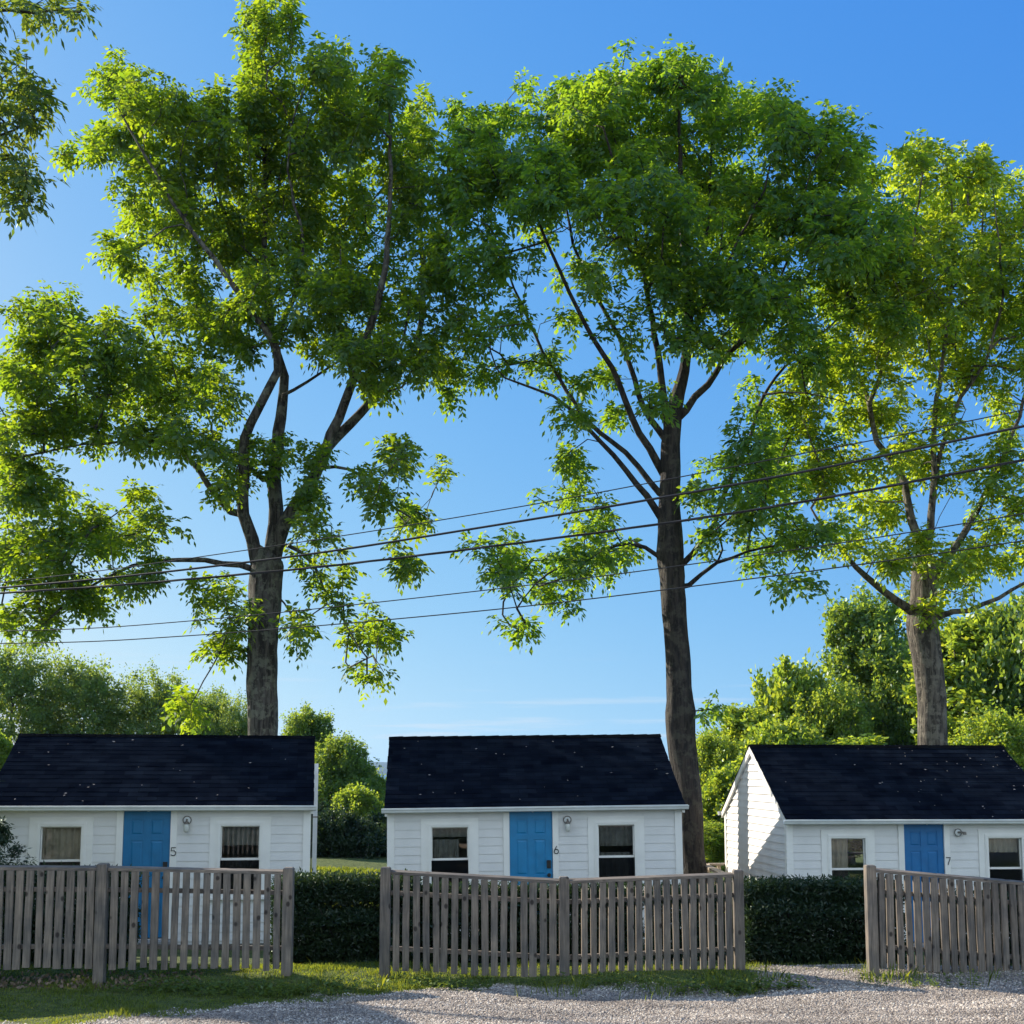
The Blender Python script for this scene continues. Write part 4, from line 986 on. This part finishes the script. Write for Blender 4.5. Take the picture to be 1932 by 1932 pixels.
hedge(-1.1, 1.5, 13.75, 14.35, at(900,1697,14).z, 'low dark hedge right behind the middle fence, seen only through its pickets', 36, 50000)
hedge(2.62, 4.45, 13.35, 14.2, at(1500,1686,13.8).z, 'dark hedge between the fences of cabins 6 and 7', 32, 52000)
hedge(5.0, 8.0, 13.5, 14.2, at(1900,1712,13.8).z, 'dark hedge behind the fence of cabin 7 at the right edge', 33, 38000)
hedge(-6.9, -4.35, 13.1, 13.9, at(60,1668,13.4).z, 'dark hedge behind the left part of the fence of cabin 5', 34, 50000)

def evergreen(loc, h_, wd, seed, label, n):
    rg = np.random.default_rng(seed); S = Skel()
    S.limb([(0,0,-.2),(.03,0,h_*.5),(0,.02,h_*.97)], .06, .012, None, .2, rg, .01)
    tips = []
    for k in range(520):
        f = rg.random()**.9; r_ = wd*(1-f)**.75*rg.uniform(.5,1.05); a = rg.random()*6.283
        tips.append(np.array([r_*math.cos(a), r_*math.sin(a), .08*h_+f*h_*.9 - r_*.05]))
    ends = S.grow(np.array(tips), rg, .2); S.radii(.004)
    root = empty('evergreen_shrub', loc); tag(root, label, 'shrub')
    S.mesh('trunk', M['bark2'], root)
    A = np.array(S.p); idx = rg.integers(0, len(A), n); idx = idx[A[idx][:,2] > .1]; par = np.array([max(0, S.par[i]) for i in idx])
    p = A[idx]+rg.normal(0,.045,(len(idx),3)); d = unit(unit(A[idx]-A[par]+1e-6)+rg.normal(0,.55,(len(idx),3))-np.array([0,0,.12]))
    V, Fq = compound_leaves(p, d, rg.uniform(.07,.14,len(idx)), rg, 7, .28, .5, .2)
    np_mesh('foliage', V, Fq, M['cedar'], root)
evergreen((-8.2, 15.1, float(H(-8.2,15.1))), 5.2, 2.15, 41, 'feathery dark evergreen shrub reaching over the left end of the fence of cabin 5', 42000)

# grass blades
def blades(n, xr, yr, seed, hmin, hmax, mask, name, mat, wdt=.006, clump=None):
    rg = np.random.default_rng(seed); x = rg.uniform(*xr, n); y = rg.uniform(*yr, n)
    k = mask(x, y) > rg.random(n); x, y = x[k], y[k]; n = len(x)
    cl = vnoise(x, y, 2.5, 9)*vnoise(x, y, 9, 8)
    hh = (hmin+(hmax-hmin)*cl*1.6)*rg.uniform(.5,1.3,n); z = H(x, y)-.005
    a = rg.random(n)*6.283; lean = rg.uniform(.1,.7,n)*hh; la = rg.random(n)*6.283
    w_ = wdt*rg.uniform(.6,1.4,n); b = np.stack([x,y,z],1); dx = np.stack([np.cos(a)*w_, np.sin(a)*w_, 0*a],1)
    mid = b+np.stack([np.cos(la)*lean*.35, np.sin(la)*lean*.35, hh*.6],1); tip = b+np.stack([np.cos(la)*lean, np.sin(la)*lean, hh],1)
    V = np.stack([b-dx, b+dx, mid+dx*.8, tip, mid-dx*.8],1).reshape(-1,3)
    o = np_mesh(name, V, np.arange(len(V)).reshape(-1,5), mat); tag(o, kind='stuff'); return o
o = blades(120000, (-6.2, 6.5), (9.6, 13.4), 51, .010, .05, grassy, 'grass', M['grass'], .004)
tag(o, 'short green grass along the foot of the picket fences', 'grass', kind='stuff')
def tufts(x, y):
    line = np.exp(-((y-12.28)/.16)**2)*.8 + np.exp(-((y-11.75)/.25)**2)*.5*(x < 2.4)
    return line*(vnoise(x, y, 3.1, 12) > .60)
o = blades(16000, (-4.2, 6.2), (11.2, 12.6), 52, .05, .19, tufts, 'long_grass', M['grass'], .004)
tag(o, 'longer grass tufts growing up against the pickets and posts', 'grass', kind='stuff')
# lawn behind, lit
o = blades(60000, (-7, 5), (24, 37), 53, .05, .16, lambda x, y: .9+0*x, 'lawn_grass', M['grass'], .014)
tag(o, 'mown lawn seen in the gap between cabins 5 and 6', 'lawn', kind='stuff')
# broadleaf weeds
def weeds(spots, seed, name, label, leafs, size):
    rg = np.random.default_rng(seed); P = []
    for x, y, r_, n in spots:
        a = rg.random(n)*6.283; q = np.sqrt(rg.random(n))*r_; P.append(np.stack([x+np.cos(a)*q*1.6, y+np.sin(a)*q*.7],1))
    P = np.concatenate(P); n = len(P); k = leafs
    z = H(P[:,0], P[:,1]); hh = rg.uniform(.02,.13,n)
    b = np.repeat(np.stack([P[:,0],P[:,1],z+hh],1), k, 0); b[:,2] -= np.tile(np.linspace(0,1,k), n)*np.repeat(hh,k)*.7
    d = unit(rg.normal(0,1,(n*k,3))*np.array([1,1,.25])+np.array([0,0,.35])); wv = unit(np.cross(d, np.array([0,0,1.])+rg.normal(0,.3,(n*k,3))))
    ln = size*rg.uniform(.5,1.3,(n*k,1)); V = np.stack([b, b+d*ln*.5+wv*ln*.28, b+d*ln-np.array([0,0,1])*ln*.15, b+d*ln*.5-wv*ln*.28],1).reshape(-1,3)
    o = np_mesh(name, V, np.arange(len(V)).reshape(-1,4), M['weed']); tag(o, label, 'weeds', kind='stuff')
weeds([(-3.55,11.75,.3,60),(-3.1,11.7,.35,90),(-2.6,11.65,.4,110),(-2.2,11.75,.35,80),(-1.6,11.9,.3,50),(-.95,12.1,.2,28),(-.75,11.9,.25,40),(-.4,11.85,.2,20),(1.15,12.05,.2,30),(.3,12.1,.2,12),
       (2.05,11.75,.3,70),(2.45,11.8,.25,60),(1.7,11.8,.3,40),(2.75,11.9,.2,25),(3.65,12.0,.12,12),(4.1,11.95,.15,14),(4.5,12.1,.2,12)], 61, 'weeds',
      'low broadleaf weeds in the sun in front of the fences', 7, .045)
# dead leaves under the left fence
rg = np.random.default_rng(71); n = 900; x = rg.uniform(-5.8,-3.2,n); y = rg.uniform(11.9,12.5,n)-.15*rg.random(n); P = np.stack([x,y,H(x,y)+rg.uniform(.005,.035,n)],1)
V, Fq = simple_leaves(P, np.full(n,.05), rg, .6, .0); o = np_mesh('dead_leaves', V, Fq, M['dry']); tag(o, 'brown dead leaves drifted under the left fence', 'leaves', kind='stuff')
# gravel stones
def stones(n, xr, yr, seed):
    rg = np.random.default_rng(seed); x = rg.uniform(*xr, n); y = yr[0]+(yr[1]-yr[0])*rg.random(n)**1.1
    k = (1-grassy(x,y))**.7 > rg.random(n)*.95; x, y = x[k], y[k]; n = len(x)
    s = .005+.011*rg.random(n)**2.4
    base = np.array([[1,0,0],[0,1,0],[-1,0,0],[0,-1,0],[0,0,1.]])
    ang = rg.random(n)*6.283; c, s_ = np.cos(ang), np.sin(ang); V = np.zeros((n,5,3))
    for i, q in enumerate(base):
        j = q*rg.uniform(.75,1.25,(n,3))+rg.normal(0,.12,(n,3)); j[:,2] = j[:,2]*.75
        V[:,i,0] = (j[:,0]*c-j[:,1]*s_*.8)*s; V[:,i,1] = (j[:,0]*s_+j[:,1]*c*.8)*s; V[:,i,2] = j[:,2]*s
    V += np.stack([x,y,H(x,y)+s*.1],1)[:,None]
    b = np.arange(n)*5; tri = np.array([[0,1,4],[1,2,4],[2,3,4],[3,0,4]]); Fq = (b[:,None,None]+tri[None]).reshape(-1,3)
    m, nn, l, bs = newmat('gravel_stone'); bs.inputs['Roughness'].default_value = .8
    ge = nn.new('ShaderNodeNewGeometry'); r_ = ramp(nn, [(0,(.12,.10,.08)),(.3,(.33,.28,.235)),(.7,(.50,.44,.37)),(1,(.74,.68,.58))]); l.new(ge.outputs['Random Per Island'], r_.inputs[0])
    tc = nn.new('ShaderNodeTexCoord'); mp = nn.new('ShaderNodeMapping'); mp.inputs['Scale'].default_value = (.35, 1.6, 1); l.new(tc.outputs['Object'], mp.inputs[0])
    nz = nn.new('ShaderNodeTexNoise'); nz.inputs['Scale'].default_value = 1.5; nz.inputs['Detail'].default_value = 6; l.new(mp.outputs[0], nz.inputs['Vector'])
    rr_ = ramp(nn, [(.38, (.52,.50,.48)), (.60, (1.08,1.05,1.0))]); l.new(nz.outputs['Fac'], rr_.inputs[0])
    mm_ = nn.new('ShaderNodeMixRGB'); mm_.blend_type = 'MULTIPLY'; mm_.inputs[0].default_value = 1; l.new(r_.outputs[0], mm_.inputs[1]); l.new(rr_.outputs[0], mm_.inputs[2]); l.new(mm_.outputs[0], bs.inputs['Base Color'])
    o = np_mesh('gravel', V.reshape(-1,3), Fq, m); tag(o, 'loose grey and pinkish gravel covering the parking strip', 'gravel', kind='stuff')
stones(130000, (-5.6, 6.4), (9.3, 13.3), 81)

# ------------------------------------------------------------------ overhead lines
def line(pts, r_, label, twist=False):
    P = []
    n = len(pts)
    for i, (px, py) in enumerate(pts):
        P.append(at(px, py, 15.0-4.0*(px/1932)))
    # extend past both edges of the view
    a, b = P[0], P[-1]; dA = (P[0]-P[1]).normalized(); dB = (P[-1]-P[-2]).normalized()
    P = [a+dA*14+Vector((0,0,.9))] + [a+dA*6+Vector((0,0,.2))] + P + [b+dB*5+Vector((0,0,.1)), b+dB*12+Vector((0,0,.5))]
    out = []
    for i in range(len(P)-1):
        p0, p1, p2, p3 = P[max(i-1,0)], P[i], P[i+1], P[min(i+2,len(P)-1)]
        for j in range(14):
            t = j/14; out.append(.5*((2*p1)+(-p0+p2)*t+(2*p0-5*p1+4*p2-p3)*t*t+(-p0+3*p1-3*p2+p3)*t**3))
    mb = MB()
    if twist:
        c = 0
        for ph in (0, 2.1, 4.2):
            mb.tube([q+Vector((0, math.cos(k*.55+ph), math.sin(k*.55+ph)))*r_*.8 for k, q in enumerate(out)], r_*.75, 5)
    else: mb.tube(out, r_, 6)
    o = mb.build('overhead_cable', M['wire'], None, True); tag(o, label, 'cable', 'overhead cables crossing in front of the trees')
line([(0,1099),(471,1037),(958,960),(1392,879),(1932,773)], .006, 'thin overhead cable, topmost of the five')
line([(0,1109),(496,1057),(903,996),(1409,910),(1932,804)], .013, 'thick overhead cable, second from the top')
line([(0,1119),(496,1080),(903,1034),(1409,964),(1932,868)], .010, 'twisted bundle of overhead cables, third from the top', True)
line([(0,1191),(347,1172.5),(903,1115),(1409,1050),(1932,969)], .006, 'thin overhead cable, fourth from the top')
line([(0,1214),(347,1200),(903,1153),(1409,1093),(1932,1020)], .0065, 'thin overhead cable, lowest of the five')

# ------------------------------------------------------------------ haze
HAZE = True
if HAZE:
    hb = MB().box(-6500, 6500, -70, 6600, -26, 75)
    m = bpy.data.materials.new('haze_air'); m.use_nodes = True; n = m.node_tree.nodes; l = m.node_tree.links; n.clear()
    out = n.new('ShaderNodeOutputMaterial'); pv = n.new('ShaderNodeVolumePrincipled'); pv.inputs['Density'].default_value = 6e-5
    pv.inputs['Color'].default_value = (.32,.60,1,1); pv.inputs['Anisotropy'].default_value = .2
    l.new(pv.outputs[0], out.inputs['Volume'])
    o = hb.build('haze', m); tag(o, kind='stuff')
